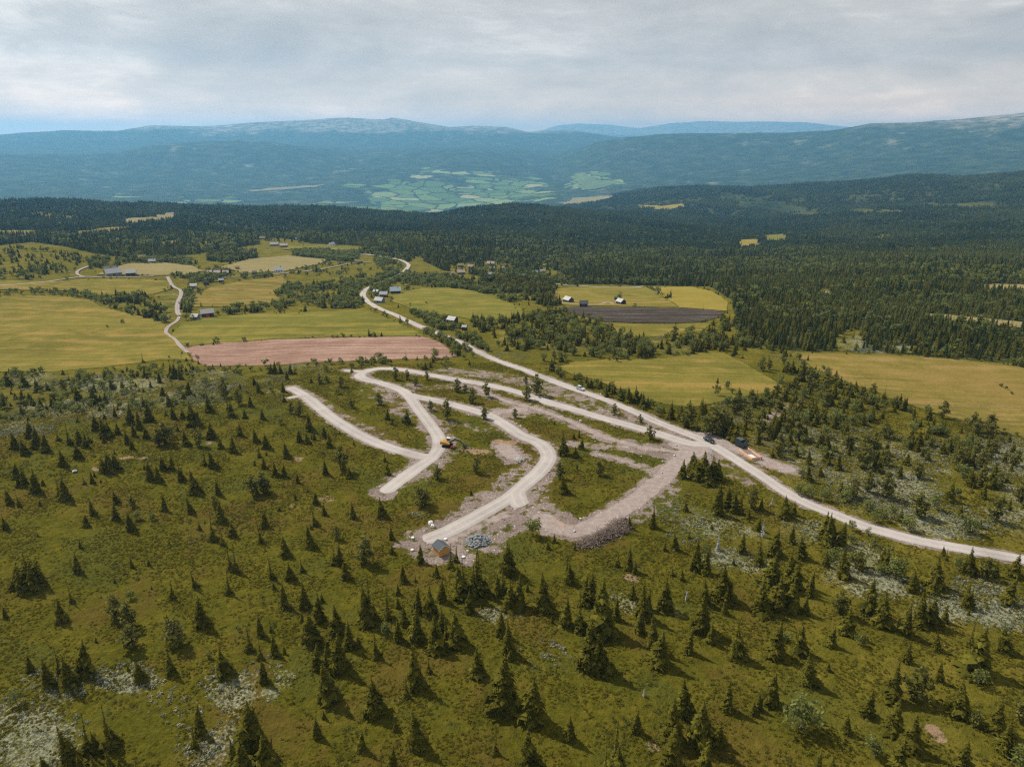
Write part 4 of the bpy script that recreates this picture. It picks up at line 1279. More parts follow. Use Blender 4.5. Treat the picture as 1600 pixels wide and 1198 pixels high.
# ------------------------------------------------------------------ trees read off the photograph
# (crop origin x, y, [(x, base y, top y, kind)]) in 4x crops of 400 x 300 px
CR = 3.9925
TREES_PX = [
    (0, 560, [(145, 275, 180, 's'), (205, 290, 220, 's'), (255, 300, 230, 'n'), (325, 300, 230, 'n'), (140, 345, 280, 's'), (480, 260, 165, 's'), (580, 280, 165, 'b'), (630, 275, 215, 'n'), (660, 275, 210, 'n'), (235, 210, 115, 'b'), (295, 200, 130, 's'), (400, 212, 120, 'p'), (150, 178, 75, 'b'), (50, 172, 75, 's'), (430, 137, 75, 's'), (695, 195, 120, 's'), (770, 187, 100, 's'), (870, 205, 150, 's'), (895, 207, 145, 'n'), (940, 182, 125, 'n'), (995, 152, 65, 'b'), (1090, 125, 15, 's'), (1070, 118, 20, 'n'), (1130, 130, 30, 's'), (515, 132, 50, 'w'), (560, 137, 75, 'w'), (660, 132, 60, 's'), (30, 310, 210, 'p'), (610, 120, 85, 'n'), (830, 120, 65, 's'), (905, 115, 55, 's'), (40, 385, 335, 'w'), (120, 385, 345, 'w'), (300, 180, 130, 'w'), (640, 185, 120, 'w'), (750, 310, 255, 'w'), (1120, 215, 155, 'w'), (1280, 170, 100, 'w'), (1190, 160, 115, 'w'), (100, 110, 50, 'w'),
                (485, 397, 315, 's'), (720, 362, 280, 's'), (600, 452, 320, 'b'), (650, 497, 360, 'b'), (682, 482, 380, 's'), (820, 412, 275, 'b'), (865, 442, 300, 's'), (840, 482, 390, 's'), (935, 392, 260, 'b'), (895, 302, 235, 'n'), (1035, 357, 285, 's'), (1050, 300, 200, 's'), (1080, 377, 285, 's'), (1140, 375, 300, 's'), (1110, 452, 370, 'n'), (1200, 412, 260, 'b'), (1235, 415, 310, 's'), (1300, 337, 200, 's'), (1180, 222, 130, 'b'), (1015, 232, 165, 'n'), (1145, 250, 200, 'n'), (1420, 327, 230, 'n'), (1440, 362, 260, 's'), (1490, 290, 180, 'p'), (1400, 242, 110, 'p'), (1560, 300, 220, 's'), (1530, 372, 310, 's'), (1500, 192, 150, 's'),
                (195, 492, 365, 'b'), (240, 552, 405, 'b'), (295, 577, 450, 'b'), (360, 512, 410, 'n'), (430, 537, 390, 'n'), (500, 532, 420, 'n'), (540, 552, 450, 's'), (560, 522, 430, 's'), (95, 562, 440, 'b'), (150, 602, 495, 's'), (735, 472, 390, 'n'), (790, 532, 445, 'n'), (825, 567, 485, 's'), (910, 502, 420, 's'), (990, 545, 430, 'p'), (1030, 535, 390, 'p'), (1065, 495, 415, 'w'), (1160, 540, 440, 'b'), (1245, 545, 430, 'p'), (1315, 500, 385, 'b'), (1375, 558, 490, 'n'), (1460, 582, 470, 'b'), (1500, 482, 390, 'n'), (1590, 522, 430, 's'),
                (390, 672, 555, 'b'), (485, 627, 520, 'n'), (680, 700, 560, 'B'), (940, 752, 620, 's'), (985, 768, 650, 's'), (1020, 697, 600, 'n'), (1075, 690, 590, 's'), (1125, 765, 660, 's'), (1280, 662, 550, 'n'), (1320, 682, 560, 's'), (1365, 682, 595, 's'), (1215, 835, 680, 'b'), (1360, 850, 740, 's'), (1575, 850, 720, 'p'),
                (110, 745, 640, 's'), (120, 802, 730, 's'), (160, 795, 670, 'b'), (235, 828, 670, 'b'), (375, 855, 720, 'n'), (420, 875, 720, 'b'), (530, 782, 710, 'n'), (585, 777, 690, 's'), (70, 905, 790, 's'), (120, 920, 810, 's'), (720, 905, 815, 'n'), (725, 1005, 880, 's'), (575, 975, 860, 's'), (545, 1045, 960, 's'), (825, 925, 850, 'p'), (860, 1005, 940, 'w'), (810, 1075, 945, 'b'), (1030, 945, 835, 's'), (1185, 965, 860, 'n'), (955, 1008, 950, 'w'), (235, 1110, 1065, 'n'), (1350, 940, 850, 'p'), (1385, 1015, 880, 'b'), (1325, 1135, 930, 'n'), (1450, 1105, 1010, 'n'), (1390, 1165, 1040, 'n'), (35, 1065, 960, 'n'), (1130, 1000, 975, 'n')]),
    (0, 740, [(185, 705, 480, 'B'), (490, 605, 475, 's'), (820, 582, 510, 's'), (445, 805, 665, 'n'), (390, 915, 755, 'b'), (35, 895, 810, 'n'), (745, 895, 740, 'p'), (805, 955, 790, 'p'), (830, 1085, 930, 'p'), (815, 775, 710, 'w'), (1075, 775, 640, 'n'), (1215, 710, 570, 'n'), (1430, 750, 580, 'n'), (1470, 612, 430, 'n'), (1440, 600, 430, 'n'), (1260, 950, 745, 'b'), (1100, 1065, 880, 'p'), (1050, 940, 865, 'n'), (1560, 1095, 930, 'n'), (600, 1050, 1010, 's'), (1490, 985, 945, 'w')]),
    (0, 898, [(190, 592, 480, 's'), (305, 685, 500, 's'), (375, 622, 430, 'n'), (445, 692, 480, 'b'), (545, 605, 385, 'b'), (870, 655, 520, 'b'), (1070, 612, 460, 's'), (1390, 625, 440, 'b'), (105, 805, 700, 'w'), (550, 1105, 850, 'n'), (600, 1085, 960, 'b'), (690, 1085, 780, 'n'), (715, 1065, 930, 'b'), (450, 1220, 910, 's'), (1250, 975, 790, 's'), (1220, 1065, 910, 'n'), (1570, 1055, 760, 'b'), (290, 1300, 1100, 's'), (515, 1270, 1090, 's'), (620, 1310, 1100, 's'), (720, 1290, 1070, 's'), (780, 1300, 1130, 'b'), (1475, 1260, 1020, 'b'), (1545, 1290, 1000, 'b'), (860, 1260, 1120, 'n'), (1300, 520, 470, 'w')]),
    (400, 740, [(60, 122, 20, 'p'), (265, 57, -20, 'b'), (175, 82, 40, 's'), (320, 112, 60, 's'), (245, 162, 110, 'n'), (370, 192, 110, 'n'), (368, 325, 180, 'n'), (425, 252, 180, 's'), (600, 275, 165, 's'), (778, 265, 140, 'b'), (30, 425, 280, 'n'), (55, 330, 230, 's'), (350, 455, 310, 'b'), (185, 505, 380, 'b'), (505, 410, 320, 'p'), (525, 560, 430, 'b'), (490, 565, 430, 'n'), (675, 555, 380, 'p'), (845, 410, 315, 's'), (850, 498, 435, 'n'), (555, 655, 540, 'b'), (95, 655, 500, 'n'), (215, 665, 545, 'b'), (285, 610, 500, 'n'), (110, 722, 665, 's'), (178, 825, 670, 's'), (300, 840, 670, 's'), (400, 920, 730, 's'), (410, 795, 740, 'n'), (912, 670, 560, 's'), (1022, 550, 435, 's'), (1215, 585, 430, 'n'), (1250, 545, 420, 'n'), (1060, 185, 90, 'p'), (1340, 132, 90, 's'), (890, 750, 680, 's'), (882, 835, 760, 'n'), (680, 925, 690, 'b'), (710, 912, 610, 'n'), (740, 915, 800, 'b'), (815, 905, 680, 'n'), (1010, 855, 690, 's'), (1080, 875, 690, 'b'), (1165, 785, 640, 's'), (1105, 642, 570, 'n'), (1130, 642, 560, 'n'), (1275, 765, 560, 'b'), (1300, 752, 520, 'n'), (1355, 775, 560, 's'), (1378, 742, 480, 'n'), (1402, 742, 470, 'n'), (1430, 745, 640, 'b'), (1325, 855, 720, 'b'), (1565, 625, 420, 'b'), (1540, 742, 550, 'n'), (1505, 752, 620, 's'), (1580, 835, 680, 'b'),
                  (30, 1005, 870, 's'), (95, 982, 880, 'n'), (120, 1125, 990, 's'), (30, 1152, 1020, 'n'), (180, 1120, 1065, 's'), (300, 1055, 880, 'n'), (345, 1065, 850, 'b'), (515, 995, 800, 'b'), (590, 1085, 900, 's'), (640, 1085, 1000, 's'), (745, 1135, 960, 'n'), (810, 1005, 920, 'w'), (880, 1045, 900, 's'), (920, 945, 820, 's'), (1010, 1045, 830, 's'), (1120, 1085, 880, 'b'), (1165, 1000, 820, 's'), (1240, 1055, 850, 'b'), (1190, 1050, 860, 'n'), (1530, 995, 840, 's'), (1570, 1125, 920, 's')]),
    (400, 898, [(390, 582, 410, 's'), (435, 585, 400, 'n'), (530, 595, 350, 'b'), (45, 672, 510, 's'), (435, 775, 520, 'b'), (985, 695, 430, 's'), (1015, 695, 560, 'b'), (1078, 602, 500, 'n'), (1370, 635, 450, 'b'), (745, 870, 640, 'b'), (940, 760, 620, 'n'), (375, 1015, 880, 's'), (425, 897, 840, 'n'), (665, 1085, 960, 's'), (865, 972, 920, 's'), (985, 1065, 840, 's'), (20, 1045, 800, 's'), (70, 1200, 980, 'b'), (850, 1250, 1050, 's'), (1490, 1105, 990, 'n'), (1510, 1112, 1040, 's'), (230, 800, 760, 's')]),
    (750, 790, [(335, 185, 70, 'w'), (465, 225, 170, 's'), (420, 270, 220, 's'), (590, 272, 220, 'n'), (182, 415, 230, 's'), (150, 425, 350, 'n'), (930, 140, 50, 'n'), (1078, 137, 10, 's'), (555, 485, 350, 'b'), (545, 442, 280, 'n'), (855, 375, 240, 'n'), (930, 392, 240, 's'), (965, 422, 330, 's'), (378, 645, 400, 'b'), (180, 625, 460, 'b'), (240, 625, 430, 'b'), (105, 555, 420, 'n'), (20, 545, 300, 'b'), (1210, 272, 155, 's'), (1155, 277, 220, 's'), (1300, 205, 130, 's'), (1485, 275, 170, 'd'), (1345, 392, 190, 's'), (1410, 415, 250, 's'), (1320, 405, 320, 's'), (1260, 462, 390, 'n'), (1195, 432, 340, 'n'), (955, 572, 480, 's'), (1005, 702, 480, 's'), (1050, 645, 520, 's'), (1150, 655, 430, 'b'), (1395, 605, 440, 'b'), (1500, 595, 360, 'b'), (1520, 672, 580, 's'), (1390, 785, 530, 'b'), (680, 615, 400, 'b'), (655, 605, 420, 's'), (760, 775, 450, 'b'), (540, 745, 550, 's'), (620, 785, 530, 'n'), (840, 705, 555, 's'), (1000, 795, 620, 's'), (1065, 885, 660, 's'), (1130, 982, 770, 'b'), (1305, 917, 750, 's'), (1440, 845, 720, 'b'), (130, 802, 640, 's'), (168, 925, 720, 's'), (690, 1010, 690, 'b'), (730, 1038, 780, 'b'), (795, 1065, 960, 'b'), (1590, 945, 730, 'b'), (450, 732, 680, 's'), (1445, 145, 100, 'n'), (1285, 585, 510, 'd')]),
    (750, 898, [(150, 835, 500, 'b'), (190, 835, 650, 'b'), (320, 920, 640, 'b'), (570, 1035, 870, 's'), (970, 980, 830, 's'), (300, 1200, 955, 'b'), (90, 1112, 990, 'n'), (120, 1112, 1050, 's'), (830, 1250, 900, 'n'), (1180, 1030, 750, 'b'), (1270, 880, 640, 'b'), (1390, 1050, 750, 'b'), (1490, 1055, 920, 'b'), (1550, 845, 650, 's'), (1210, 1210, 900, 's'), (1410, 1210, 1010, 's'), (860, 1260, 1040, 'b'), (780, 1260, 1060, 'n'), (1022, 760, 700, 'd'), (410, 1260, 1165, 's')]),
    (1200, 898, [(70, 212, 0, 'b'), (150, 205, 10, 'b'), (265, 135, 0, 's'), (230, 245, 120, 's'), (440, 240, 80, 'p'), (480, 365, 180, 'b'), (400, 445, 310, 'b'), (575, 435, 360, 'w'), (640, 235, 10, 'b'), (700, 322, 80, 'b'), (690, 332, 230, 'b'), (860, 375, 140, 's'), (930, 305, 90, 'b'), (1000, 305, 110, 'b'), (1090, 288, 170, 's'), (900, 105, -20, 'b'), (1030, 115, -10, 'b'), (1225, 195, 40, 'b'), (1260, 205, 100, 's'), (1500, 175, -10, 'b'), (1040, 470, 350, 's'), (1250, 445, 240, 'n'), (1300, 605, 300, 'b'), (1450, 465, 290, 'b'), (1060, 655, 510, 's'), (240, 675, 460, 'b'), (60, 505, 270, 'b'), (200, 475, 300, 'b'), (375, 600, 540, 's'), (770, 775, 520, 'b'), (860, 545, 410, 's'), (930, 775, 560, 'p'), (620, 885, 690, 'b'), (1180, 858, 630, 'b'), (1310, 685, 570, 'w'), (200, 950, 720, 'W'), (480, 978, 850, 's'), (780, 968, 730, 'b'), (890, 1078, 850, 'b'), (1290, 940, 830, 'p'), (1420, 968, 760, 'b'), (1460, 1108, 880, 'b'), (1210, 1200, 1000, 'b'), (660, 1125, 1000, 'w'), (820, 1215, 1000, 'b'), (20, 788, 590, 'b'), (1560, 905, 760, 'p'), (1570, 1210, 1040, 'w'), (390, 1230, 1130, 'n'), (300, 1230, 1080, 's')]),
    (1000, 740, [(470, 245, 60, 's'), (500, 192, 50, 'b'), (545, 225, 70, 'b'), (590, 235, 90, 'b'), (625, 250, 120, 's'), (690, 215, 80, 'p'), (750, 225, 140, 's'), (895, 265, 125, 'b'), (280, 235, 160, 'n'), (70, 338, 205, 's'), (350, 575, 370, 'n'), (410, 615, 430, 's'), (630, 482, 360, 's'), (735, 352, 270, 'n'), (765, 392, 280, 'd'), (730, 565, 400, 's'), (830, 505, 330, 'b'), (820, 695, 470, 'b'), (880, 492, 430, 's'), (940, 425, 310, 's'), (990, 525, 370, 'b'), (930, 635, 490, 'b'), (970, 715, 530, 'b'), (1160, 405, 225, 'b'), (1190, 425, 260, 's'), (1270, 385, 290, 's'), (1325, 355, 285, 'w'), (1320, 435, 370, 'w'), (1200, 565, 440, 'w'), (1150, 575, 460, 's'), (1250, 645, 450, 'b'), (1340, 575, 460, 'w'), (1420, 385, 330, 'w'), (1460, 445, 380, 'w'), (1510, 565, 450, 'b'), (1570, 645, 540, 'w'), (1500, 625, 560, 'w'), (1070, 755, 600, 's'), (1030, 875, 730, 's'), (750, 855, 650, 'b'), (880, 845, 600, 'b'), (950, 835, 620, 'b'), (1450, 875, 640, 'b'), (520, 875, 770, 's'), (500, 640, 560, 'n'), (520, 795, 630, 'B'), (820, 200, 130, 'd')]),
    (1200, 650, [(40, 142, 20, 's'), (480, 142, 30, 'b'), (890, 175, 60, 'b'), (600, 325, 170, 'p'), (720, 305, 200, 'p'), (660, 325, 240, 'b'), (620, 475, 330, 'p'), (730, 505, 340, 'p'), (870, 305, 220, 's'), (990, 275, 200, 's'), (930, 385, 280, 'p'), (820, 385, 290, 's'), (1210, 395, 280, 'w'), (1290, 255, 150, 'p'), (1400, 182, 90, 's'), (1500, 162, 100, 's'), (1440, 162, 110, 'w'), (365, 292, 190, 's'), (320, 372, 300, 's'), (245, 402, 290, 's'), (1130, 525, 390, 'b'), (930, 625, 470, 'p'), (1050, 585, 480, 'w'), (1420, 655, 500, 'p'), (1240, 725, 600, 'w'), (870, 705, 610, 'w'), (620, 595, 510, 'w'), (660, 665, 590, 'w'), (710, 645, 560, 'w'), (770, 625, 540, 'w'), (820, 655, 560, 's'), (240, 505, 430, 'w'), (350, 525, 430, 'w'), (190, 485, 410, 'w'), (470, 535, 450, 'w'), (530, 505, 380, 'p'), (1320, 695, 630, 's'), (1270, 475, 400, 's'), (1430, 445, 340, 'p'), (95, 615, 480, 'b'), (365, 795, 590, 's'), (385, 725, 630, 's'), (1105, 895, 815, 's'), (1240, 975, 800, 'b'), (1030, 1065, 860, 'b'), (1540, 1000, 840, 'b'), (1350, 1010, 870, 'p'), (1420, 995, 890, 's'), (820, 1005, 870, 'w'), (450, 990, 830, 'b'), (720, 965, 800, 's'), (270, 1085, 950, 's'), (150, 775, 660, 's'), (340, 935, 790, 's'), (900, 1065, 950, 'b'), (560, 965, 840, 'p'), (460, 800, 650, 's'), (530, 780, 640, 'w'), (1180, 960, 860, 'w'), (620, 760, 700, 'w'), (660, 800, 730, 'w'), (1590, 570, 480, 's'), (1180, 500, 430, 'w'), (1080, 230, 140, 's'), (960, 250, 180, 's'), (1010, 200, 130, 'p'), (860, 200, 130, 'w'), (760, 130, 60, 'w')]),
    (400, 560, [(1070, 132, 75, 'p'), (945, 132, 70, 'p'), (995, 167, 110, 'p'), (875, 132, 50, 'p'), (1258, 208, 125, 'p'), (1305, 207, 155, 'p'), (1350, 277, 180, 'p'), (1435, 237, 145, 'p'), (1195, 378, 255, 'p'), (1420, 378, 300, 'p'), (1085, 322, 260, 'p'), (770, 287, 210, 'p'), (595, 307, 240, 'p'), (530, 177, 105, 'p'), (445, 152, 100, 'p'), (395, 157, 90, 'p'), (345, 152, 110, 's'), (190, 132, 60, 's'), (165, 208, 135, 'b'), (105, 222, 185, 'w'), (175, 272, 220, 's'), (510, 222, 180, 'w'), (15, 212, 130, 's'), (595, 85, 20, 's'), (825, 378, 305, 'n'), (850, 412, 365, 'n'), (940, 402, 310, 'n'), (920, 407, 355, 'w'), (215, 342, 265, 'p'), (275, 357, 260, 'p'), (330, 453, 330, 'b'), (155, 408, 360, 'w'), (265, 520, 430, 's'), (365, 508, 440, 's'), (430, 492, 410, 's'), (455, 550, 460, 's'), (190, 615, 510, 'b'), (60, 560, 460, 's'), (20, 612, 515, 's'), (435, 725, 620, 's'), (530, 700, 540, 'p'), (585, 745, 670, 's'), (268, 780, 650, 'b'), (178, 735, 650, 's'), (120, 730, 640, 's'), (50, 682, 610, 's'), (45, 835, 700, 'p'), (820, 722, 640, 'b'), (805, 642, 560, 'n'), (1130, 752, 660, 'p'), (1375, 712, 610, 'p'), (1040, 925, 790, 'p'), (1340, 852, 800, 's'), (165, 800, 760, 's'), (670, 722, 690, 'n'), (90, 95, 20, 's'), (120, 90, 10, 's'), (150, 95, 30, 'n'), (215, 95, 20, 's'), (240, 95, 35, 's'), (440, 80, 30, 'w'), (40, 380, 300, 's')]),
    (700, 560, [(550, 228, 95, 'p'), (490, 258, 165, 'p'), (485, 157, 100, 'p'), (1035, 350, 280, 'p'), (1258, 502, 415, 'p'), (1200, 397, 345, 'p'), (420, 367, 310, 'p'), (718, 605, 450, 's'), (792, 612, 540, 'b'), (835, 562, 490, 's'), (785, 502, 460, 'n'), (820, 492, 440, 'n'), (940, 725, 625, 'p'), (700, 745, 640, 'p'), (800, 692, 650, 'p'), (715, 840, 720, 'b'), (665, 412, 380, 's'), (1210, 305, 205, 'b'), (1170, 272, 165, 'b'), (1120, 272, 165, 'b'), (1070, 252, 165, 'b'), (1245, 308, 230, 'n'), (985, 237, 165, 'b'), (935, 192, 135, 'b'), (875, 182, 120, 's'), (1025, 222, 180, 'n'), (1125, 288, 225, 'w'), (1310, 355, 280, 'w'), (1390, 375, 260, 'b'), (1450, 385, 280, 'b'), (1500, 425, 280, 'p'), (1580, 335, 250, 's'), (800, 142, 90, 'w'), (645, 75, -10, 'b')]),
    (1000, 560, [(325, 722, 570, 'b'), (265, 740, 620, 'b'), (390, 750, 570, 'B'), (485, 745, 620, 'b'), (450, 470, 290, 'p'), (520, 480, 310, 'p'), (560, 490, 340, 's'), (600, 520, 390, 'b'), (380, 380, 240, 's'), (610, 310, 205, 'b'), (830, 500, 375, 'b'), (735, 535, 440, 's'), (655, 440, 370, 's'), (990, 500, 380, 'p'), (920, 460, 360, 'p'), (1155, 650, 540, 'b'), (1260, 480, 390, 'p'), (820, 615, 520, 's'), (1120, 730, 650, 's'), (1290, 560, 450, 'p'), (1390, 560, 470, 's'), (1220, 420, 300, 'w'), (1070, 310, 230, 's'), (1160, 200, 110, 'p'), (1215, 250, 120, 's'), (1300, 230, 150, 'p'), (1380, 260, 170, 'p'), (1440, 290, 210, 'w'), (1510, 280, 210, 'b'), (1550, 470, 420, 'w'), (1040, 380, 300, 'w'), (860, 330, 230, 'p'), (900, 250, 180, 'b'), (780, 270, 190, 'p'), (700, 280, 190, 'p'), (545, 300, 220, 'w'), (480, 230, 160, 'w'), (485, 155, 110, 's'), (545, 190, 130, 'w'), (1010, 140, 10, 'b'), (950, 90, 0, 'b'), (1090, 150, 60, 'w'), (870, 170, 110, 'w'), (1040, 740, 650, 's'), (1010, 720, 680, 'w'), (985, 850, 770, 'w'), (1060, 870, 790, 'w'), (1150, 880, 790, 'w'), (1250, 840, 760, 's'), (1290, 880, 790, 'w'), (1420, 930, 870, 'w'), (1480, 980, 910, 'w')]),
]
HAND = []
for ox, oy, ls in TREES_PX:
    for x, yb, yt, kd in ls:
        HAND.append((ox + x / CR, oy + yb / CR, oy + yt / CR, kd))
HAND += [(969, 468.5, 456, 'w'), (641, 476, 472, 'w'), (1121, 614, 607, 'w'), (1134, 608, 599, 'w'), (1143, 614, 605, 'w'), (1151, 619, 612, 'w'), (1114, 606, 602, 'w'),
         (1564, 604, 597, 'w'), (1572, 609, 601, 'w'), (1580, 616, 610, 'w'), (292, 500, 488, 'W'), (301, 501, 490, 'W'), (587, 488, 480, 'w'), (600, 494, 484, 'w'), (604, 496, 487, 'w'), (580, 485, 480, 'w'),
         (666, 475, 470, 'w'), (191, 505, 497, 'w'), (168, 512, 506, 'w'), (1120, 607, 597, 's')]
hb = P([h[0] for h in HAND], [h[1] for h in HAND])
keep = []
for i, (x, yb, yt, kd) in enumerate(HAND):
    for j in keep:
        if abs(HAND[j][0] - x) < 3.2 and abs(HAND[j][1] - yb) < 6:
            break
    else:
        keep.append(i)
TREES = []                                  # (base xyz, height, kind, photo x, photo y, photo height)
for i in keep:
    x, yb, yt, kd = HAND[i]
    h = top_height(hb[i], yt)
    TREES.append((hb[i], h, kd, x, yb, yb - yt))
print('hand trees', len(TREES), {k: sum(t[2] == k for t in TREES) for k in 'snbBpwWd'})

# ------------------------------------------------------------------ woods and scattered growth
rs_ = np.random.default_rng(11)
all_lines = [(ROADW[k], ROADS[k][0]) for k in ROADS]


def off_road(x, y, extra=1.5):
    ok = np.ones(x.shape, bool)
    for ln, w in all_lines:
        ok &= dist_line(x, y, ln, 15) > w / 2 + extra
    d, a = np.hypot(x, y), np.arctan2(x, y)
    for b in HOUSE_W:                        # yards stay open, most of all towards the viewer
        db, ab = math.hypot(b[0], b[1]), math.atan2(b[0], b[1])
        lat, lon = (a - ab) * db, d - db
        ok &= ~((np.abs(lat) < 6.5) & (lon < 6.5) & (lon > -15))
    return ok


def free(px, py, margin=None):
    ok = np.ones(px.shape, bool)
    for nm, fm, poly in FIELDS:
        ok &= ~inpoly(px, py, poly)
    return ok


def sample(poly, per_ha, clump=30, gain=1.0, dmax=6000):
    """random points (x, y, z, px, py) inside a photo polygon, per hectare of ground"""
    Q = P([p[0] for p in poly], [p[1] for p in poly])
    az, d = np.arctan2(Q[:, 0], Q[:, 1]), np.hypot(Q[:, 0], Q[:, 1])
    a0, a1, d0, d1 = az.min(), az.max(), d.min() * 0.98, min(d.max() * 1.02, dmax)
    n = int((a1 - a0) * (d1 * d1 - d0 * d0) / 2 / 1e4 * per_ha * 1.0)
    n = min(n, 400000)
    a = rs_.uniform(a0, a1, n)
    dd_ = np.sqrt(rs_.uniform(d0 * d0, d1 * d1, n))
    x, y = dd_ * np.sin(a), dd_ * np.cos(a)
    z = H(x, y)
    px, py = project(np.column_stack([x, y, z]))
    ok = inpoly(px, py, poly) & free(px, py)
    if clump:
        ok &= rs_.uniform(0, 1, n) < np.clip(0.5 + gain * 1.4 * fbm(x, y, clump, 3, 141), 0.04, 1)
    x, y, z, px, py = x[ok], y[ok], z[ok], px[ok], py[ok]
    ok = off_road(x, y)
    return np.column_stack([x, y, z, px, py])[ok]


WOODS = [  # photo polygon, per hectare: spruce, birch, pine, heights
    ([(690, 441), (700, 436), (740, 436), (790, 436), (860, 440), (880, 458), (872, 486), (825, 470), (780, 458), (740, 450)], 700, 130, 0, 7.5),
    ([(735, 500), (822, 497), (850, 486), (890, 492), (938, 506), (955, 520), (990, 528), (1050, 528), (1100, 518), (1115, 506), (1150, 498), (1165, 520), (1210, 545), (1230, 552), (1160, 549), (1110, 548), (1040, 557), (960, 560), (900, 563), (872, 571), (830, 562), (780, 545), (745, 522)], 300, 230, 12, 6.0),
    ([(870, 578), (882, 586), (930, 596), (985, 620), (1040, 637), (1080, 642), (1130, 640), (1130, 690), (1095, 676), (1050, 660), (1000, 642), (950, 622), (900, 600), (870, 590)], 170, 220, 0, 4.5),
    ([(1110, 645), (1150, 626), (1215, 612), (1228, 604), (1180, 576), (1135, 552), (1165, 550), (1240, 556), (1275, 580), (1330, 604), (1365, 612), (1420, 634), (1480, 652), (1540, 668), (1620, 690), (1900, 770), (1900, 918), (1640, 876), (1500, 846), (1400, 826), (1310, 795), (1250, 762), (1200, 722), (1130, 690)], 165, 55, 34, 5.4),
    ([(-20, 575), (80, 584), (200, 577), (300, 566), (440, 572), (455, 596), (400, 625), (250, 640), (130, 650), (-20, 660)], 70, 330, 0, 3.4),
    ([(162, 474), (185, 456), (230, 464), (262, 490), (274, 508), (240, 512), (205, 500), (180, 486)], 420, 260, 0, 6.5),
    ([(130, 455), (165, 450), (190, 460), (170, 478), (140, 470)], 40, 320, 0, 5.0),
    ([(640, 488), (690, 497), (725, 512), (745, 530), (768, 555), (740, 552), (715, 536), (690, 521), (650, 502)], 60, 700, 0, 5.5),
    ([(614, 496), (640, 508), (680, 523), (706, 533), (735, 549), (742, 560), (716, 558), (690, 538), (662, 524), (612, 503)], 60, 1300, 0, 5.0),
    ([(646, 496), (690, 500), (730, 517), (762, 543), (778, 560), (745, 545), (705, 525), (660, 506)], 60, 700, 0, 5.0),
    ([(575, 447), (600, 431), (640, 424), (642, 432), (606, 446), (582, 454)], 60, 800, 0, 6.0),
    ([(480, 446), (560, 432), (640, 428), (690, 438), (780, 456), (830, 478), (820, 482), (770, 464), (720, 450), (640, 452), (600, 462), (580, 475), (560, 482), (500, 482), (470, 470)], 110, 330, 0, 6.0),
    ([(640, 430), (700, 432), (760, 448), (820, 474), (815, 480), (740, 454), (660, 448)], 200, 500, 0, 6.5),
    ([(455, 392), (500, 390), (560, 397), (562, 408), (500, 411), (460, 404)], 60, 800, 0, 7.0),
    ([(585, 402), (610, 408), (630, 416), (622, 428), (600, 424), (585, 412)], 60, 700, 0, 7.0),
    ([(322, 396), (360, 390), (400, 394), (402, 406), (345, 410), (325, 408)], 500, 200, 0, 8.0),
    ([(-20, 388), (40, 386), (110, 397), (150, 408), (175, 418), (115, 424), (60, 436), (-20, 440)], 120, 110, 0, 6.0),
    ([(150, 404), (200, 402), (262, 404), (312, 410), (302, 418), (250, 412), (200, 412), (170, 418), (130, 416)], 120, 420, 0, 7.0),
    ([(268, 430), (330, 428), (362, 426), (355, 434), (322, 444), (292, 447), (285, 440), (268, 436)], 60, 500, 0, 6.5),
    ([(284, 455), (300, 450), (302, 478), (296, 492), (284, 490), (280, 475)], 120, 600, 0, 6.5),
    ([(-20, 452), (30, 450), (110, 456), (158, 463), (140, 468), (60, 461), (20, 466), (10, 488), (-20, 492)], 30, 420, 0, 5.5),
    ([(332, 486), (380, 478), (440, 476), (442, 487), (380, 490), (336, 494)], 100, 600, 0, 6.0),
    ([(405, 456), (455, 444), (500, 452), (480, 480), (440, 482), (410, 470)], 60, 420, 0, 6.0),
    ([(420, 574), (520, 567), (640, 561), (735, 556), (775, 566), (700, 577), (560, 579), (440, 588)], 110, 300, 0, 3.6),
    ([(1108, 602), (1130, 596), (1152, 602), (1156, 618), (1118, 622)], 0, 420, 0, 3.4),
    ([(1568, 570), (1600, 566), (1640, 575), (1640, 590), (1580, 588)], 0, 700, 0, 5.0),
    ([(1552, 598), (1575, 600), (1586, 614), (1560, 610)], 0, 700, 0, 4.5),
    ([(300, 420), (370, 416), (440, 428), (420, 436), (330, 436)], 20, 260, 0, 6.5),
    ([(400, 410), (470, 410), (560, 408), (600, 420), (520, 432), (440, 432)], 10, 70, 0, 6.0),
    ([(0, 462), (280, 440), (300, 520), (150, 480)], 2, 10, 0, 4.5),
    ([(845, 428), (905, 440), (905, 448), (865, 446)], 100, 260, 0, 6.5),
    ([(1285, 552), (1400, 548), (1560, 566), (1400, 560)], 60, 120, 0, 5.0),
    ([(540, 388), (600, 392), (650, 402), (640, 410), (590, 400), (550, 398)], 150, 150, 0, 8.0),
]
SPR_SC, BIR_SC = [], []                      # scattered: x, y, z, px, py, h
for poly, ns, nb_, np_, hh in WOODS:
    for dens, dst, f in ((ns, SPR_SC, 1.0), (nb_, BIR_SC, 0.85)):
        if dens:
            q = sample(poly, dens * 1.6, 22)
            hs = hh * f * rs_.uniform(0.55, 1.25, len(q))
            dst.append(np.column_stack([q, hs]))
    if np_:
        q = sample(poly, np_, 0)
        for r_ in q[:70]:
            h = hh * float(rs_.uniform(0.8, 1.4))
            TREES.append((r_[:3], h, 'p', r_[3], r_[4], 0))
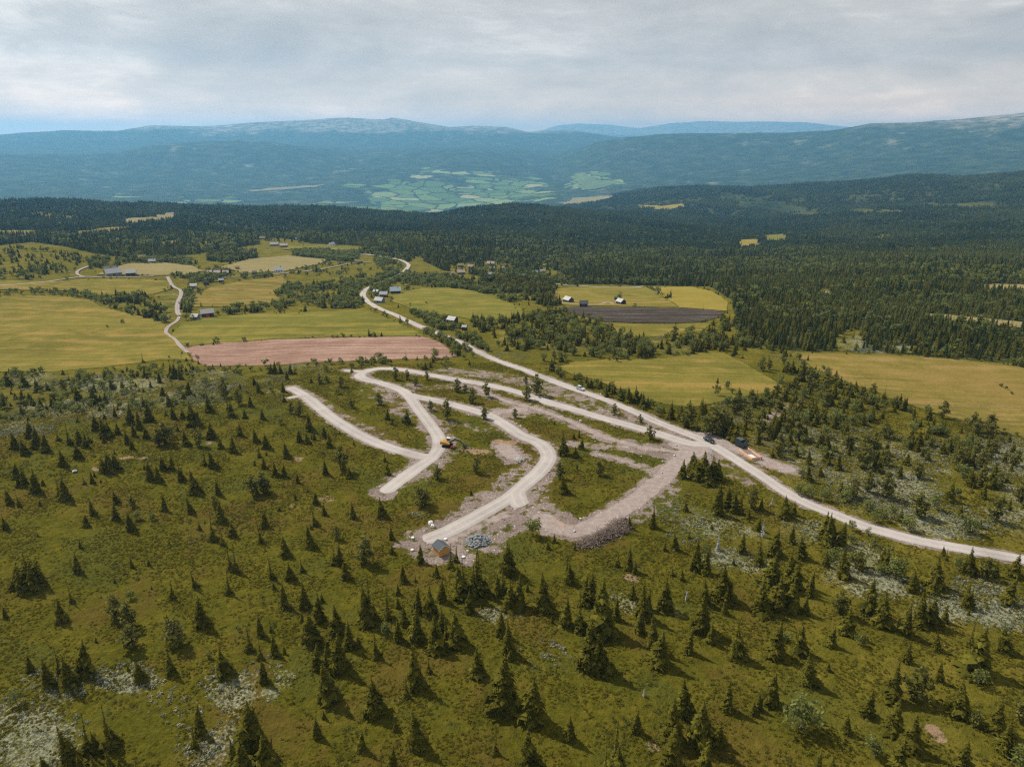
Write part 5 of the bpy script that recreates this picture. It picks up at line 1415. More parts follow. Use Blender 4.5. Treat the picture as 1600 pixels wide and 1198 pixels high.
# sparse young growth over the whole heath
q = sample([(-300, 600), (440, 600), (560, 700), (640, 880), (760, 900), (1000, 860), (1080, 760), (1250, 790), (1640, 890), (1900, 935), (1950, 1300), (-300, 1300)], 62, 25, 1.0, 400)
SPR_SC.append(np.column_stack([q, 0.7 + rs_.gamma(1.6, 0.8, len(q))]))
q = sample([(760, 880), (1000, 860), (1080, 770), (1250, 795), (1640, 890), (1900, 935), (1950, 1300), (700, 1300)], 20, 25, 1.2, 400)
SPR_SC.append(np.column_stack([q, rs_.uniform(1.5, 4.8, len(q))]))
q = sample([(1040, 900), (1080, 790), (1250, 800), (1640, 890), (1900, 935), (1900, 1150), (1300, 1050)], 40, 20, 1.2, 400)
BIR_SC.append(np.column_stack([q, rs_.uniform(1.2, 3.2, len(q))]))
q = sample([(-300, 600), (440, 600), (560, 700), (640, 880), (1000, 1000), (1640, 900), (1900, 940), (1950, 1300), (-300, 1300)], 10, 25, 1.0, 400)
BIR_SC.append(np.column_stack([q, rs_.uniform(0.7, 1.6, len(q))]))
# bushes and saplings straggling along the field edges
for nm, fm, poly in FIELDS:
    W3 = P([p[0] for p in poly] + [poly[0][0]], [p[1] for p in poly] + [poly[0][1]])
    if nm == 'valley_field' or np.hypot(W3[:, 0], W3[:, 1]).min() > 1600:
        continue
    ln = W3[:, :2]
    seg = np.hypot(*np.diff(ln, axis=0).T)
    n = int(seg.sum() / 2.6)
    t_ = np.sort(rs_.uniform(0, seg.sum(), n))
    cs_ = np.concatenate([[0], np.cumsum(seg)])
    x = np.interp(t_, cs_, ln[:, 0]) + rs_.normal(0, 2.6, n)
    y = np.interp(t_, cs_, ln[:, 1]) + rs_.normal(0, 2.6, n)
    z = H(x, y)
    px, py = project(np.column_stack([x, y, z]))
    ok = (rs_.uniform(0, 1, n) < np.clip(0.25 + 1.3 * fbm(x, y, 45, 3, 211), 0.03, 0.8)) & off_road(x, y, 1.5) & (free(px, py) | (rs_.uniform(0, 1, n) < 0.30))
    q = np.column_stack([x, y, z, px, py])[ok]
    hs = rs_.gamma(2.2, 0.75, len(q)) + 0.5
    k_ = rs_.uniform(0, 1, len(q)) < 0.3
    SPR_SC.append(np.column_stack([q[k_], hs[k_] * 1.25]))
    BIR_SC.append(np.column_stack([q[~k_], hs[~k_]]))
SPR_SC, BIR_SC = np.concatenate(SPR_SC), np.concatenate(BIR_SC)


def forest_pts(d0, d1, a0, a1, per_ha, base_h):
    n = int((a1 - a0) * (d1 * d1 - d0 * d0) / 2 / 1e4 * per_ha)
    a = rs_.uniform(a0, a1, n)
    d = np.sqrt(rs_.uniform(d0 * d0, d1 * d1, n))
    x, y = d * np.sin(a), d * np.cos(a)
    z = H(x, y)
    px, py = project(np.column_stack([x, y, z]))
    ok = (py < edge_y(px)) & (px > -220) & (px < 1820)
    ok &= free(px, py)
    for c in CLEAR:
        ok &= ~(inpoly(px, py, c) & (rs_.uniform(0, 1, n) < 0.9))
    ok &= rs_.uniform(0, 1, n) < np.clip(0.86 + 1.3 * fbm(x, y, 150, 4, 151), 0.07, 1)
    x, y, z, px, py = x[ok], y[ok], z[ok], px[ok], py[ok]
    ok = off_road(x, y, 2.5)
    x, y, z, px, py = x[ok], y[ok], z[ok], px[ok], py[ok]
    h = base_h * np.clip(rs_.normal(1.0, 0.22, len(x)), 0.45, 1.6) * (1 + 0.25 * fbm(x, y, 90, 2, 161))
    return np.column_stack([x, y, z, px, py, h])


F1 = np.concatenate([forest_pts(380, 700, -0.75, 0.75, 820, 6.6), forest_pts(700, 1050, -0.75, 0.75, 700, 8.2), forest_pts(1050, 1450, -0.75, 0.75, 560, 9.5)])
F2 = np.concatenate([forest_pts(1450, 2950, -0.75, 0.75, 62, 10.5), forest_pts(2950, 4700, 0.02, 0.75, 42, 11.5)])
isb = (rs_.uniform(0, 1, len(F1)) < np.clip(0.12 + 0.6 * fbm(F1[:, 0], F1[:, 1], 70, 3, 171), 0.02, 0.7))
FB = F1[isb]
F1 = F1[~isb]
print('forest', len(F1), len(F2), len(FB), 'scatter', len(SPR_SC), len(BIR_SC))


# which of them are things of their own: the largest 300 of a kind
def apparent(x, y, z, h):
    return h * FPX / np.sqrt(x * x + y * y + (HC - z) ** 2)


inframe = lambda px, py: (px > 2) & (px < 1598) & (py < 1190)
N_MAX = 300
sp = [(float(apparent(*t[0], t[1])) * (1.25 if t[2] in 'bB' else 1.0), 'hand', i) for i, t in enumerate(TREES) if t[2] in 'snbB']
ap = apparent(SPR_SC[:, 0], SPR_SC[:, 1], SPR_SC[:, 2], SPR_SC[:, 5]) * inframe(SPR_SC[:, 3], SPR_SC[:, 4])
sp += [(float(a), 'sc', i) for i, a in enumerate(ap)]
sp.sort(reverse=True)
spruce_ind, spruce_rest = sp[:N_MAX], sp[N_MAX:]
bi = [(float(apparent(*t[0], t[1])) * 1.2, 'hand', i) for i, t in enumerate(TREES) if t[2] in 'wW']
ap = apparent(BIR_SC[:, 0], BIR_SC[:, 1], BIR_SC[:, 2], BIR_SC[:, 5]) * inframe(BIR_SC[:, 3], BIR_SC[:, 4])
bi += [(float(a), 'sc', i) for i, a in enumerate(ap)]
bi.sort(reverse=True)
birch_ind, birch_rest = bi[:N_MAX], bi[N_MAX:]
print('smallest individual px', spruce_ind[-1][0], birch_ind[-1][0])

PLANTS = []                                   # things to be labelled: dict(obj, kind, px, py, h, shape)


def place(kind, crown, trunk, base, h, name, px, py, width=1.0, shape=''):
    e = empty(name, (float(base[0]), float(base[1]), float(base[2]) - 0.05 * min(1.0, h / 4)), random.uniform(0, 6.28))
    e.scale = (h * width, h * width, h)
    e.rotation_euler[0], e.rotation_euler[1] = random.gauss(0, 0.035), random.gauss(0, 0.035)
    ch = bpy.data.objects.new('crown', crown)
    COL.objects.link(ch)
    ch.parent = e
    if trunk:
        tr = bpy.data.objects.new('trunk', trunk)
        COL.objects.link(tr)
        tr.parent = e
    PLANTS.append(dict(o=e, kind=kind, px=px, py=py, h=h, shape=shape))
    return e


def spruce_like(base, h, kd, px, py):
    v = SPR[kd]
    me = v[random.randrange(len(v))]
    wd = random.uniform(0.92, 1.22) * (0.9 if kd == 'n' else 1.0)
    if h < 2.2:
        wd *= 1.25
    place('spruce', me, SPR_TRUNK, base, h, 'spruce_tree', px, py, wd, {'s': 'conical', 'n': 'narrow', 'b': 'broad', 'B': 'many-stemmed'}[kd])


for a, src, i in spruce_ind:
    if src == 'hand':
        b, h, kd, px, py, _ = TREES[i]
        spruce_like(b, h, kd, px, py)
    else:
        r_ = SPR_SC[i]
        spruce_like(r_[:3], r_[5], random.choice('ssbbn'), r_[3], r_[4])
for a, src, i in birch_ind:
    if src == 'hand':
        b, h, kd, px, py, _ = TREES[i]
        if kd == 'W' or random.random() < 0.45 or h < 2.5:
            c, t = random.choice(BUS)
            place('bush', c, t, b, h, 'willow_bush', px, py, random.uniform(0.75, 1.0), 'round')
        else:
            c, t = random.choice(BIR)
            place('birch', c, t, b, h, 'birch_tree', px, py, random.uniform(0.95, 1.35), '')
    else:
        r_ = BIR_SC[i]
        if r_[5] < 2.6:
            c, t = random.choice(BUS)
            place('bush', c, t, r_[:3], r_[5], 'willow_bush', r_[3], r_[4], random.uniform(0.8, 1.1), 'round')
        else:
            c, t = random.choice(BIR)
            place('birch', c, t, r_[:3], r_[5], 'birch_tree', r_[3], r_[4], random.uniform(0.95, 1.4), '')
for t_ in TREES:
    b, h, kd, px, py, _ = t_
    if kd == 'p':
        c, t = random.choice(PIN)
        place('pine', c, t, b, h, 'pine_tree', px, py, random.uniform(1.15, 1.6), '')
    elif kd == 'd':
        place('dead', random.choice(DEADC), DEAD_TRUNK, b, h, 'dead_spruce', px, py, 1.0, '')


# ------------------------------------------------------------------ masses: points with instances
def proto_collection(name, meshes):
    c = bpy.data.collections.new(name)
    for i, me in enumerate(meshes):
        o = bpy.data.objects.new('%s_%02d' % (name, i), me)
        c.objects.link(o)
    return c


def scatter(name, pts, scl, meshes, tilt=0.04, seed=0):
    """one object: a point mesh whose points carry copies of the given meshes"""
    rs = np.random.default_rng(seed)
    n = len(pts)
    me = bpy.data.meshes.new(name)
    me.vertices.add(n)
    me.vertices.foreach_set('co', np.ascontiguousarray(pts, np.float32).ravel())
    a = me.attributes.new('scl', 'FLOAT_VECTOR', 'POINT')
    a.data.foreach_set('vector', np.ascontiguousarray(scl, np.float32).ravel())
    a = me.attributes.new('rotv', 'FLOAT_VECTOR', 'POINT')
    rv = np.column_stack([rs.normal(0, tilt, n), rs.normal(0, tilt, n), rs.uniform(0, 6.283, n)])
    a.data.foreach_set('vector', np.ascontiguousarray(rv, np.float32).ravel())
    a = me.attributes.new('pick', 'INT', 'POINT')
    a.data.foreach_set('value', np.ascontiguousarray(rs.integers(0, len(meshes), n), np.int32))
    me.update()
    o = bpy.data.objects.new(name, me)
    COL.objects.link(o)
    ng = bpy.data.node_groups.new(name, 'GeometryNodeTree')
    ng.interface.new_socket('Geometry', in_out='INPUT', socket_type='NodeSocketGeometry')
    ng.interface.new_socket('Geometry', in_out='OUTPUT', socket_type='NodeSocketGeometry')
    gi, go = ng.nodes.new('NodeGroupInput'), ng.nodes.new('NodeGroupOutput')
    iop = ng.nodes.new('GeometryNodeInstanceOnPoints')
    ci = ng.nodes.new('GeometryNodeCollectionInfo')
    ci.inputs['Collection'].default_value = proto_collection(name + '_kinds', meshes)
    ci.inputs['Separate Children'].default_value = True
    ci.inputs['Reset Children'].default_value = True
    iop.inputs['Pick Instance'].default_value = True

    def na(nm, typ):
        q = ng.nodes.new('GeometryNodeInputNamedAttribute')
        q.data_type = typ
        q.inputs['Name'].default_value = nm
        return q.outputs['Attribute']
    L = ng.links.new
    L(gi.outputs[0], iop.inputs['Points'])
    L(ci.outputs[0], iop.inputs['Instance'])
    L(na('pick', 'INT'), iop.inputs['Instance Index'])
    e2r = ng.nodes.new('FunctionNodeEulerToRotation')
    L(na('rotv', 'FLOAT_VECTOR'), e2r.inputs[0])
    L(e2r.outputs[0], iop.inputs['Rotation'])
    L(na('scl', 'FLOAT_VECTOR'), iop.inputs['Scale'])
    L(iop.outputs[0], go.inputs[0])
    md = o.modifiers.new('scatter', 'NODES')
    md.node_group = ng
    tag(o, kind='stuff')
    return o


def scl_h(h, w0, w1, seed):
    r = np.random.default_rng(seed)
    w = h * r.uniform(w0, w1, len(h))
    return np.column_stack([w, w, h])


low = [low_spruce('low_spruce', 600 + q, 0.17 + 0.02 * (q % 3)) for q in range(6)]
mid = [spruce_crown('mid_spruce', 650 + q, lambda t: 0.20 * (1 - t) ** 0.9 + 0.006, 11, 6, M_SPR, spikes=False) for q in range(4)]
mid += [spruce_crown('mid_spruce', 660 + q, lambda t: 0.26 * (1 - t ** 1.3) + 0.006, 11, 7, M_SPR, spikes=False) for q in range(3)]
lowb = []
for q in range(5):
    rs = random.Random(700 + q)
    lum = [(0, 0, 0.5, 0.24, 0.36)] + [(0.2 * math.cos(k * 1.3 + q), 0.2 * math.sin(k * 1.3 + q), rs.uniform(0.3, 0.8), 0.16, 0.15) for k in range(5)]
    lowb.append(leaf_crown('low_birch', 710 + q, lum, 120, 0.085, M_BIR))
rest = []
for a, src, i in spruce_rest:
    if src == 'hand':
        t = TREES[i]
        rest.append((*t[0], t[1]))
    else:
        r_ = SPR_SC[i]
        rest.append((r_[0], r_[1], r_[2], r_[5]))
rest = np.array(rest)
scatter('spruce_wood', rest[:, :3] - [0, 0, 0.05], scl_h(rest[:, 3], 0.95, 1.3, 1), SPR['s'] + SPR['b'] + SPR['n'][:2], 0.04, 1)
rest = []
for a, src, i in birch_rest:
    if src == 'hand':
        t = TREES[i]
        rest.append((*t[0], t[1]))
    else:
        r_ = BIR_SC[i]
        rest.append((r_[0], r_[1], r_[2], r_[5]))
rest = np.array(rest)
scatter('birch_wood', rest[:, :3] - [0, 0, 0.08], scl_h(rest[:, 3], 0.95, 1.5, 2), lowb, 0.08, 2)
near_f = F1[:, 1] < 640
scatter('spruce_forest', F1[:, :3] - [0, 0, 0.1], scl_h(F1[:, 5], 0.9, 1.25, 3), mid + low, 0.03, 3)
scatter('birch_forest', FB[:, :3] - [0, 0, 0.1], scl_h(FB[:, 5] * 0.85, 0.9, 1.3, 4), lowb, 0.06, 4)
clumps = []
for q in range(6):
    rs = random.Random(800 + q)
    parts = []
    for k in range(9):
        a, rr = rs.uniform(0, 6.28), 0.78 * math.sqrt(rs.random())
        h = rs.uniform(0.6, 1.1)
        if rs.random() < 0.13:
            parts.append((lowb[rs.randrange(5)], Matrix.Translation((rr * math.cos(a), rr * math.sin(a), 0)) @ Matrix.Diagonal((h * 0.8, h * 0.8, h * 0.75, 1)), 1))
        else:
            parts.append((low[rs.randrange(6)], Matrix.Translation((rr * math.cos(a), rr * math.sin(a), 0)) @ Matrix.Diagonal((h, h, h, 1)) @ Matrix.Rotation(rs.uniform(0, 6), 4, 'Z'), 0))
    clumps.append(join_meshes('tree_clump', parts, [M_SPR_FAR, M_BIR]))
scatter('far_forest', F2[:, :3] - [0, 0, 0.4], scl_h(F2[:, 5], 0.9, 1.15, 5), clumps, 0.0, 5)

M_DWARF = leaf_mat('dwarf_birch_leaves', (0.045, 0.055, 0.012), (0.165, 0.175, 0.045), (0.120, 0.118, 0.032), 0.45)
# dwarf shrubs of the heath
clump_h = []
for q in range(5):
    rs = random.Random(900 + q)
    lum = [(rs.uniform(-0.3, 0.3), rs.uniform(-0.3, 0.3), rs.uniform(0.25, 0.5), rs.uniform(0.28, 0.45), rs.uniform(0.25, 0.4)) for _ in range(4)]
    clump_h.append(leaf_crown('heath_clump', 910 + q, lum, 46, 0.15, M_HEATH))
clump_p = []
for q in range(4):
    rs = random.Random(950 + q)
    lum = [(rs.uniform(-0.35, 0.35), rs.uniform(-0.35, 0.35), rs.uniform(0.25, 0.6), rs.uniform(0.26, 0.42), rs.uniform(0.25, 0.4)) for _ in range(4)]
    clump_p.append(leaf_crown('pale_clump', 960 + q, lum, 42, 0.16, M_PALE))


def sector(n, d0, d1, a0=-0.76, a1=0.76):
    a = rs_.uniform(a0, a1, n)
    d = np.sqrt(rs_.uniform(d0 * d0, d1 * d1, n))
    return d * np.sin(a), d * np.cos(a)


def grid_val(arr, x, y):
    d, a = np.hypot(x, y), np.arctan2(x, y)
    fa = np.clip(np.interp(a, _front, np.arange(len(_front))).astype(int), 0, len(_front) - 1)
    fd = np.clip(np.interp(d, RD, np.arange(ND)).astype(int), 0, ND - 1)
    return arr[fd, fa]


x, y = sector(265000, 78, 340)
gv, pv = grid_val(grav, x, y), grid_val(pale, x, y)
z = H(x, y)
px, py = project(np.column_stack([x, y, z]))
dens = np.clip(0.55 + 1.5 * fbm(x, y, 6, 3, 181), 0, 1) * (1 - smooth(0.2, 0.5, gv))
ok = (rs_.uniform(0, 1, len(x)) < dens) & free(px, py) & (px > -250) & (px < 1850)
x, y, z = x[ok], y[ok], z[ok]
ok = off_road(x, y, 0.8)
x, y, z = x[ok], y[ok], z[ok]
hs = rs_.uniform(0.16, 0.46, len(x))
scatter('heath_shrubs', np.column_stack([x, y, z - 0.05]), np.column_stack([hs * rs_.uniform(1.2, 2.0, len(x)), hs * rs_.uniform(1.2, 2.0, len(x)), hs]), clump_h, 0.1, 6)
print('heath', len(x))
x, y = sector(60000, 78, 330)
gv = grid_val(grav, x, y)
z = H(x, y)
px, py = project(np.column_stack([x, y, z]))
ok = (rs_.uniform(0, 1, len(x)) < np.clip(-0.12 + 1.2 * fbm(x, y, 26, 4, 221), 0, 0.7)) & (gv < 0.25) & free(px, py)
x, y, z = x[ok], y[ok], z[ok]
ok = off_road(x, y, 1.0)
x, y, z = x[ok], y[ok], z[ok]
hs = rs_.uniform(0.3, 0.85, len(x))
clump_d = []
for q in range(4):
    rs = random.Random(980 + q)
    lum = [(rs.uniform(-0.35, 0.35), rs.uniform(-0.35, 0.35), rs.uniform(0.3, 0.6), rs.uniform(0.26, 0.42), rs.uniform(0.28, 0.4)) for _ in range(4)]
    clump_d.append(leaf_crown('dwarf_birch', 990 + q, lum, 50, 0.13, M_DWARF))
scatter('dwarf_birch_scrub', np.column_stack([x, y, z - 0.05]), np.column_stack([hs * 1.3, hs * 1.3, hs]), clump_d, 0.1, 9)
x, y = sector(140000, 78, 440)
pv = grid_val(pale, x, y)
z = H(x, y)
px, py = project(np.column_stack([x, y, z]))
dens = np.clip(pv * 1.5 + 1.1 * pv * fbm(x, y, 11, 3, 191) * 2 - 0.30, 0, 0.8)
ok = (rs_.uniform(0, 1, len(x)) < dens) & free(px, py)
x, y, z = x[ok], y[ok], z[ok]
ok = off_road(x, y, 0.8)
x, y, z = x[ok], y[ok], z[ok]
hs = rs_.uniform(0.28, 0.75, len(x))
scatter('pale_willow_scrub', np.column_stack([x, y, z - 0.05]), np.column_stack([hs * 1.5, hs * 1.5, hs]), clump_p, 0.1, 7)
print('pale', len(x))


# ------------------------------------------------------------------ buildings
WALLM = {k: plain('wall_' + k, c, 0.8, 0.2, 0.9) for k, c in dict(
    darkwood=(0.045, 0.036, 0.030), blackwood=(0.018, 0.016, 0.016), greywood=(0.22, 0.21, 0.20), stone=(0.30, 0.29, 0.28), brown=(0.085, 0.050, 0.030),
    redbrown=(0.12, 0.035, 0.028), bluegrey=(0.16, 0.20, 0.24), white=(0.70, 0.70, 0.68), teal=(0.035, 0.085, 0.095), red=(0.34, 0.025, 0.022)).items()}
ROOFM = {k: plain('roof_' + k, c, 0.55, 0.2, 0.7) for k, c in dict(
    palemetal=(0.30, 0.30, 0.305), blackwood=(0.018, 0.016, 0.016), stone=(0.38, 0.37, 0.36), greyroof=(0.27, 0.28, 0.30), pinkroof=(0.36, 0.27, 0.26), turf=(0.20, 0.16, 0.035),
    darkroof=(0.050, 0.048, 0.050), blueroof=(0.11, 0.20, 0.25), bluepale=(0.24, 0.31, 0.36), tanroof=(0.34, 0.27, 0.21), brownroof=(0.13, 0.05, 0.03)).items()}
M_GLASS = plain('window_glass', (0.05, 0.06, 0.07), 0.15, 0.1)
M_WHITE = plain('white_paint', (0.78, 0.78, 0.76), 0.6, 0.05)
M_REDDOOR = plain('red_door', (0.42, 0.04, 0.03), 0.6, 0.1)
M_BRICK = plain('chimney_stone', (0.25, 0.22, 0.20), 0.9, 0.2)
M_BROWND = plain('brown_door', (0.10, 0.05, 0.03), 0.6, 0.1)


def build_house(base, L, Wd, ang, wall, roof, name, label, hw=2.4, pitch=0.36, detail=True, door_mat=None, over=0.35, group=None):
    e = empty(name, base, R(ang), label, name.replace('_', ' '), group)
    hr = Wd * pitch
    w = MB()
    prof = [(-L / 2, -1.2), (L / 2, -1.2)]
    # gable-ended walls as one closed shell, ridge along local x
    n = [(-Wd / 2, -1.2), (Wd / 2, -1.2), (Wd / 2, hw), (0, hw + hr - 0.02), (-Wd / 2, hw)]
    vs_ = [(-L / 2, y, z) for y, z in n] + [(L / 2, y, z) for y, z in n]
    w.add(vs_, [(4, 3, 2, 1, 0), (5, 6, 7, 8, 9)] + [(i, (i + 1) % 5, (i + 1) % 5 + 5, i + 5) for i in range(5)])
    w.build('wall', WALLM[wall], e)
    rb = MB()
    k = hr / (Wd / 2)
    th = 0.16
    for s in (-1, 1):
        y1, z1 = s * (Wd / 2 + over), hw - over * k
        a = [(-L / 2 - over, 0, hw + hr + 0.02), (L / 2 + over, 0, hw + hr + 0.02), (L / 2 + over, y1, z1 + 0.02), (-L / 2 - over, y1, z1 + 0.02)]
        b = [(x, y, z + th) for x, y, z in a]
        rb.add(a + b, [(0, 1, 2, 3)[::s], (4, 5, 6, 7)[::-s], (0, 1, 5, 4), (1, 2, 6, 5), (2, 3, 7, 6), (3, 0, 4, 7)])
    rf = rb.build('roof', ROOFM[roof], e)
    if detail:
        if L > 7 and name not in ('barn', 'shed', 'garage'):
            MB().box(L * 0.15, L * 0.15 + 0.7, -0.35, 0.35, hw + hr * 0.6, hw + hr + 0.8).build('chimney', M_BRICK, rf)
        side = -1
        nwn = max(1, int(L / 3.5))
        for i in range(nwn):
            x = -L / 2 + L * (i + 0.5) / nwn
            if abs(x) < 0.9 and nwn > 1 or nwn == 1:
                x += 1.2
            if name == 'barn' and i % 2:
                continue
            MB().box(x - 0.55, x + 0.55, side * Wd / 2 - 0.05, side * Wd / 2 + 0.02, 1.0, 2.0).build('window', M_GLASS, e)
        MB().box(-0.5 if name != 'barn' else -1.1, 0.5 if name != 'barn' else 1.1, side * Wd / 2 - 0.06, side * Wd / 2 + 0.02, 0.0, 2.05).build('door', door_mat or M_BROWND, e)
        MB().box(L / 2 - 0.02, L / 2 + 0.05, -0.6, 0.6, 0.9, 2.0).build('window', M_GLASS, e)
        tr = MB()
        for x in (-L / 2 - 0.01, L / 2 - 0.15):
            tr.box(x, x + 0.16, -Wd / 2 - 0.05, -Wd / 2 + 0.05, 0, hw - 0.15)
        tr.build('corner_trim', M_WHITE if wall in ('darkwood', 'blackwood', 'redbrown', 'red') and name in ('house', 'cabin', 'barn') else WALLM[wall], e)
    return e


for (px, py, lp, wd, ang, wl, rf, nm, lb), b in zip(HOUSES, HOUSE_W):
    rg = math.sqrt(b[0] ** 2 + b[1] ** 2 + (HC - b[2]) ** 2)
    L = 0.78 * lp * rg / FPX / max(0.72, abs(math.cos(R(ang))))
    az = math.degrees(math.atan2(b[0], b[1]))
    hw = 2.7 if nm in ('barn', 'house', 'farmhouse') else 2.3
    if lp < 7:
        hw = 2.2
    build_house((b[0], b[1], b[2] + 0.15), L, min(wd, L * 0.85), ang - az, wl, rf, nm, lb, hw, 0.38, lp >= 8, M_REDDOOR if lb.startswith('long dark barn') else None)


def at(px, py):
    return P([px], [py])[0]


# ------------------------------------------------------------------ the new hut
M_HUT = plain('ochre_boards', (0.60, 0.34, 0.105), 0.7, 0.12, 2.0)
M_SLATE = plain('slate_felt', (0.055, 0.068, 0.078), 0.8, 0.15, 2.0)
WALLM['ochre'], ROOFM['slate'] = M_HUT, M_SLATE
b = at(688, 864)
b += np.array([0.2, 0.3, 0])
e = empty('hut', (b[0], b[1], b[2] + 0.05), math.atan2(-2.4, 1.7), 'small new hut with ochre walls and dark roof at the end of the lower road', 'hut')
L_, Wd_, hw_, hr_ = 3.1, 3.0, 2.0, 0.95
n = [(-Wd_ / 2, -0.3), (Wd_ / 2, -0.3), (Wd_ / 2, hw_), (0, hw_ + hr_ - 0.03), (-Wd_ / 2, hw_)]
w = MB().add([(-L_ / 2, y, z) for y, z in n] + [(L_ / 2, y, z) for y, z in n], [(4, 3, 2, 1, 0), (5, 6, 7, 8, 9)] + [(i, (i + 1) % 5, (i + 1) % 5 + 5, i + 5) for i in range(5)])
w.build('wall', M_HUT, e)
bt = MB()
for i in range(11):
    y = -Wd_ / 2 + Wd_ * (i + 0.5) / 11
    bt.box(L_ / 2 - 0.01, L_ / 2 + 0.025, y - 0.03, y + 0.03, 0, hw_ + (1 - abs(y) / (Wd_ / 2)) * hr_ - 0.1)
for i in range(12):
    x = -L_ / 2 + L_ * (i + 0.5) / 12
    bt.box(x - 0.03, x + 0.03, -Wd_ / 2 - 0.025, -Wd_ / 2 + 0.01, 0, hw_ - 0.12)
bt.build('board_battens', M_HUT, e)
rb, vb = MB(), MB()
k = hr_ / (Wd_ / 2)
ov = 0.3
for s in (-1, 1):
    y1, z1 = s * (Wd_ / 2 + ov), hw_ - ov * k
    a = [(-L_ / 2 - ov, 0, hw_ + hr_), (L_ / 2 + ov, 0, hw_ + hr_), (L_ / 2 + ov, y1, z1), (-L_ / 2 - ov, y1, z1)]
    rb.add(a + [(x, y, z + 0.1) for x, y, z in a], [(0, 1, 2, 3)[::s], (4, 5, 6, 7)[::-s], (0, 1, 5, 4), (1, 2, 6, 5), (2, 3, 7, 6), (3, 0, 4, 7)])
    for x in (-L_ / 2 - ov - 0.03, L_ / 2 + ov - 0.01):
        q = [(x, 0, hw_ + hr_ - 0.12), (x + 0.04, 0, hw_ + hr_ - 0.12), (x + 0.04, y1, z1 - 0.12), (x, y1, z1 - 0.12)]
        vb.add(q + [(X, Y, Z + 0.19) for X, Y, Z in q], [(0, 1, 2, 3)[::s], (4, 5, 6, 7)[::-s], (0, 1, 5, 4), (1, 2, 6, 5), (2, 3, 7, 6), (3, 0, 4, 7)])
rb.build('roof', M_SLATE, e)
vb.build('barge_board', M_WHITE, e)

# ------------------------------------------------------------------ excavator
M_YEL = plain('excavator_yellow', (0.42, 0.225, 0.045), 0.45, 0.1, 1.0)
M_OFFW = plain('machine_white', (0.62, 0.60, 0.55), 0.5, 0.08)
M_DGREY = plain('machine_grey', (0.035, 0.050, 0.055), 0.5, 0.15)
M_RUB = plain('rubber', (0.02, 0.02, 0.02), 0.8, 0.1)
M_REDM = plain('red_steel', (0.20, 0.030, 0.022), 0.5, 0.15)
b = at(699, 697)
ex = empty('excavator', (b[0], b[1], b[2] + 0.1), R(-12), 'yellow tracked excavator with long dark boom stretched out to the right on the heath', 'excavator')
for s in (-1, 1):
    t = MB()
    prof = [(-1.5, 0.0), (1.5, 0.0), (1.8, 0.32), (1.5, 0.72), (-1.5, 0.72), (-1.8, 0.32)]
    t.prism(prof, s * 1.05 - 0.28, s * 1.05 + 0.28)
    for i in range(9):
        t.box(-1.45 + i * 0.34, -1.33 + i * 0.34, s * 1.05 - 0.32, s * 1.05 + 0.32, -0.03, 0.76)
    t.build('track', M_RUB, ex)
MB().box(-0.9, 0.9, -0.85, 0.85, 0.35, 0.85).build('undercarriage', M_DGREY, ex)
up = MB().prism([(-2.1, 0.95), (1.1, 0.95), (1.1, 1.35), (0.2, 1.55), (-1.3, 1.95), (-2.1, 1.85)], -1.2, 1.2)
up.build('engine_cover', M_YEL, ex)
MB().box(-2.28, -2.08, -1.15, 1.15, 0.95, 1.75).build('counterweight', M_DGREY, ex)
cb = MB().prism([(-0.35, 1.5), (1.15, 1.3), (1.2, 1.9), (0.95, 2.85), (-0.35, 2.85)], 0.30, 1.2).build('cab', M_OFFW, ex)
MB().prism([(-0.2, 1.95), (1.05, 1.9), (0.85, 2.65), (-0.2, 2.65)], 0.28, 1.22).build('window', M_GLASS, cb)
MB().bar((0.9, -0.25, 1.4), (2.9, -0.25, 3.0), 0.34, 0.46).bar((2.9, -0.25, 3.0), (4.6, -0.25, 2.5), 0.34, 0.42).build('boom', M_DGREY, ex)
MB().bar((4.5, -0.25, 2.55), (6.3, -0.25, 1.0), 0.28, 0.36, w2=0.22).build('stick', M_DGREY, ex)
MB().bar((1.2, -0.05, 1.3), (2.5, -0.05, 2.4), 0.14, n=8).bar((3.4, -0.25, 3.2), (4.7, -0.25, 2.85), 0.13, n=8).build('hydraulic_cylinder', M_OFFW, ex)
MB().prism([(6.0, 1.05), (6.5, 1.05), (7.0, 0.45), (6.7, 0.05), (6.15, 0.15)], -0.85, 0.35).build('bucket', M_DGREY, ex)
b = at(707, 701)
o = MB().prism([(-0.6, 0.0), (0.5, 0.0), (0.75, 0.55), (0.45, 0.8), (-0.55, 0.7)], -0.55, 0.55).bar((-0.2, 0, 0.7), (-0.2, 0, 1.1), 0.4).build('digger_bucket', M_REDM)
o.location = (b[0], b[1], b[2] + 0.1)
tag(o, 'red steel digger bucket lying on the ground in front of the excavator', 'bucket')

# ------------------------------------------------------------------ vehicles
M_CARD = plain('dark_car_paint', (0.025, 0.032, 0.038), 0.25, 0.05)
M_CARS = plain('silver_car_paint', (0.42, 0.45, 0.48), 0.3, 0.05)
M_LAMP = plain('lamp_glass', (0.7, 0.7, 0.68), 0.2, 0.05)


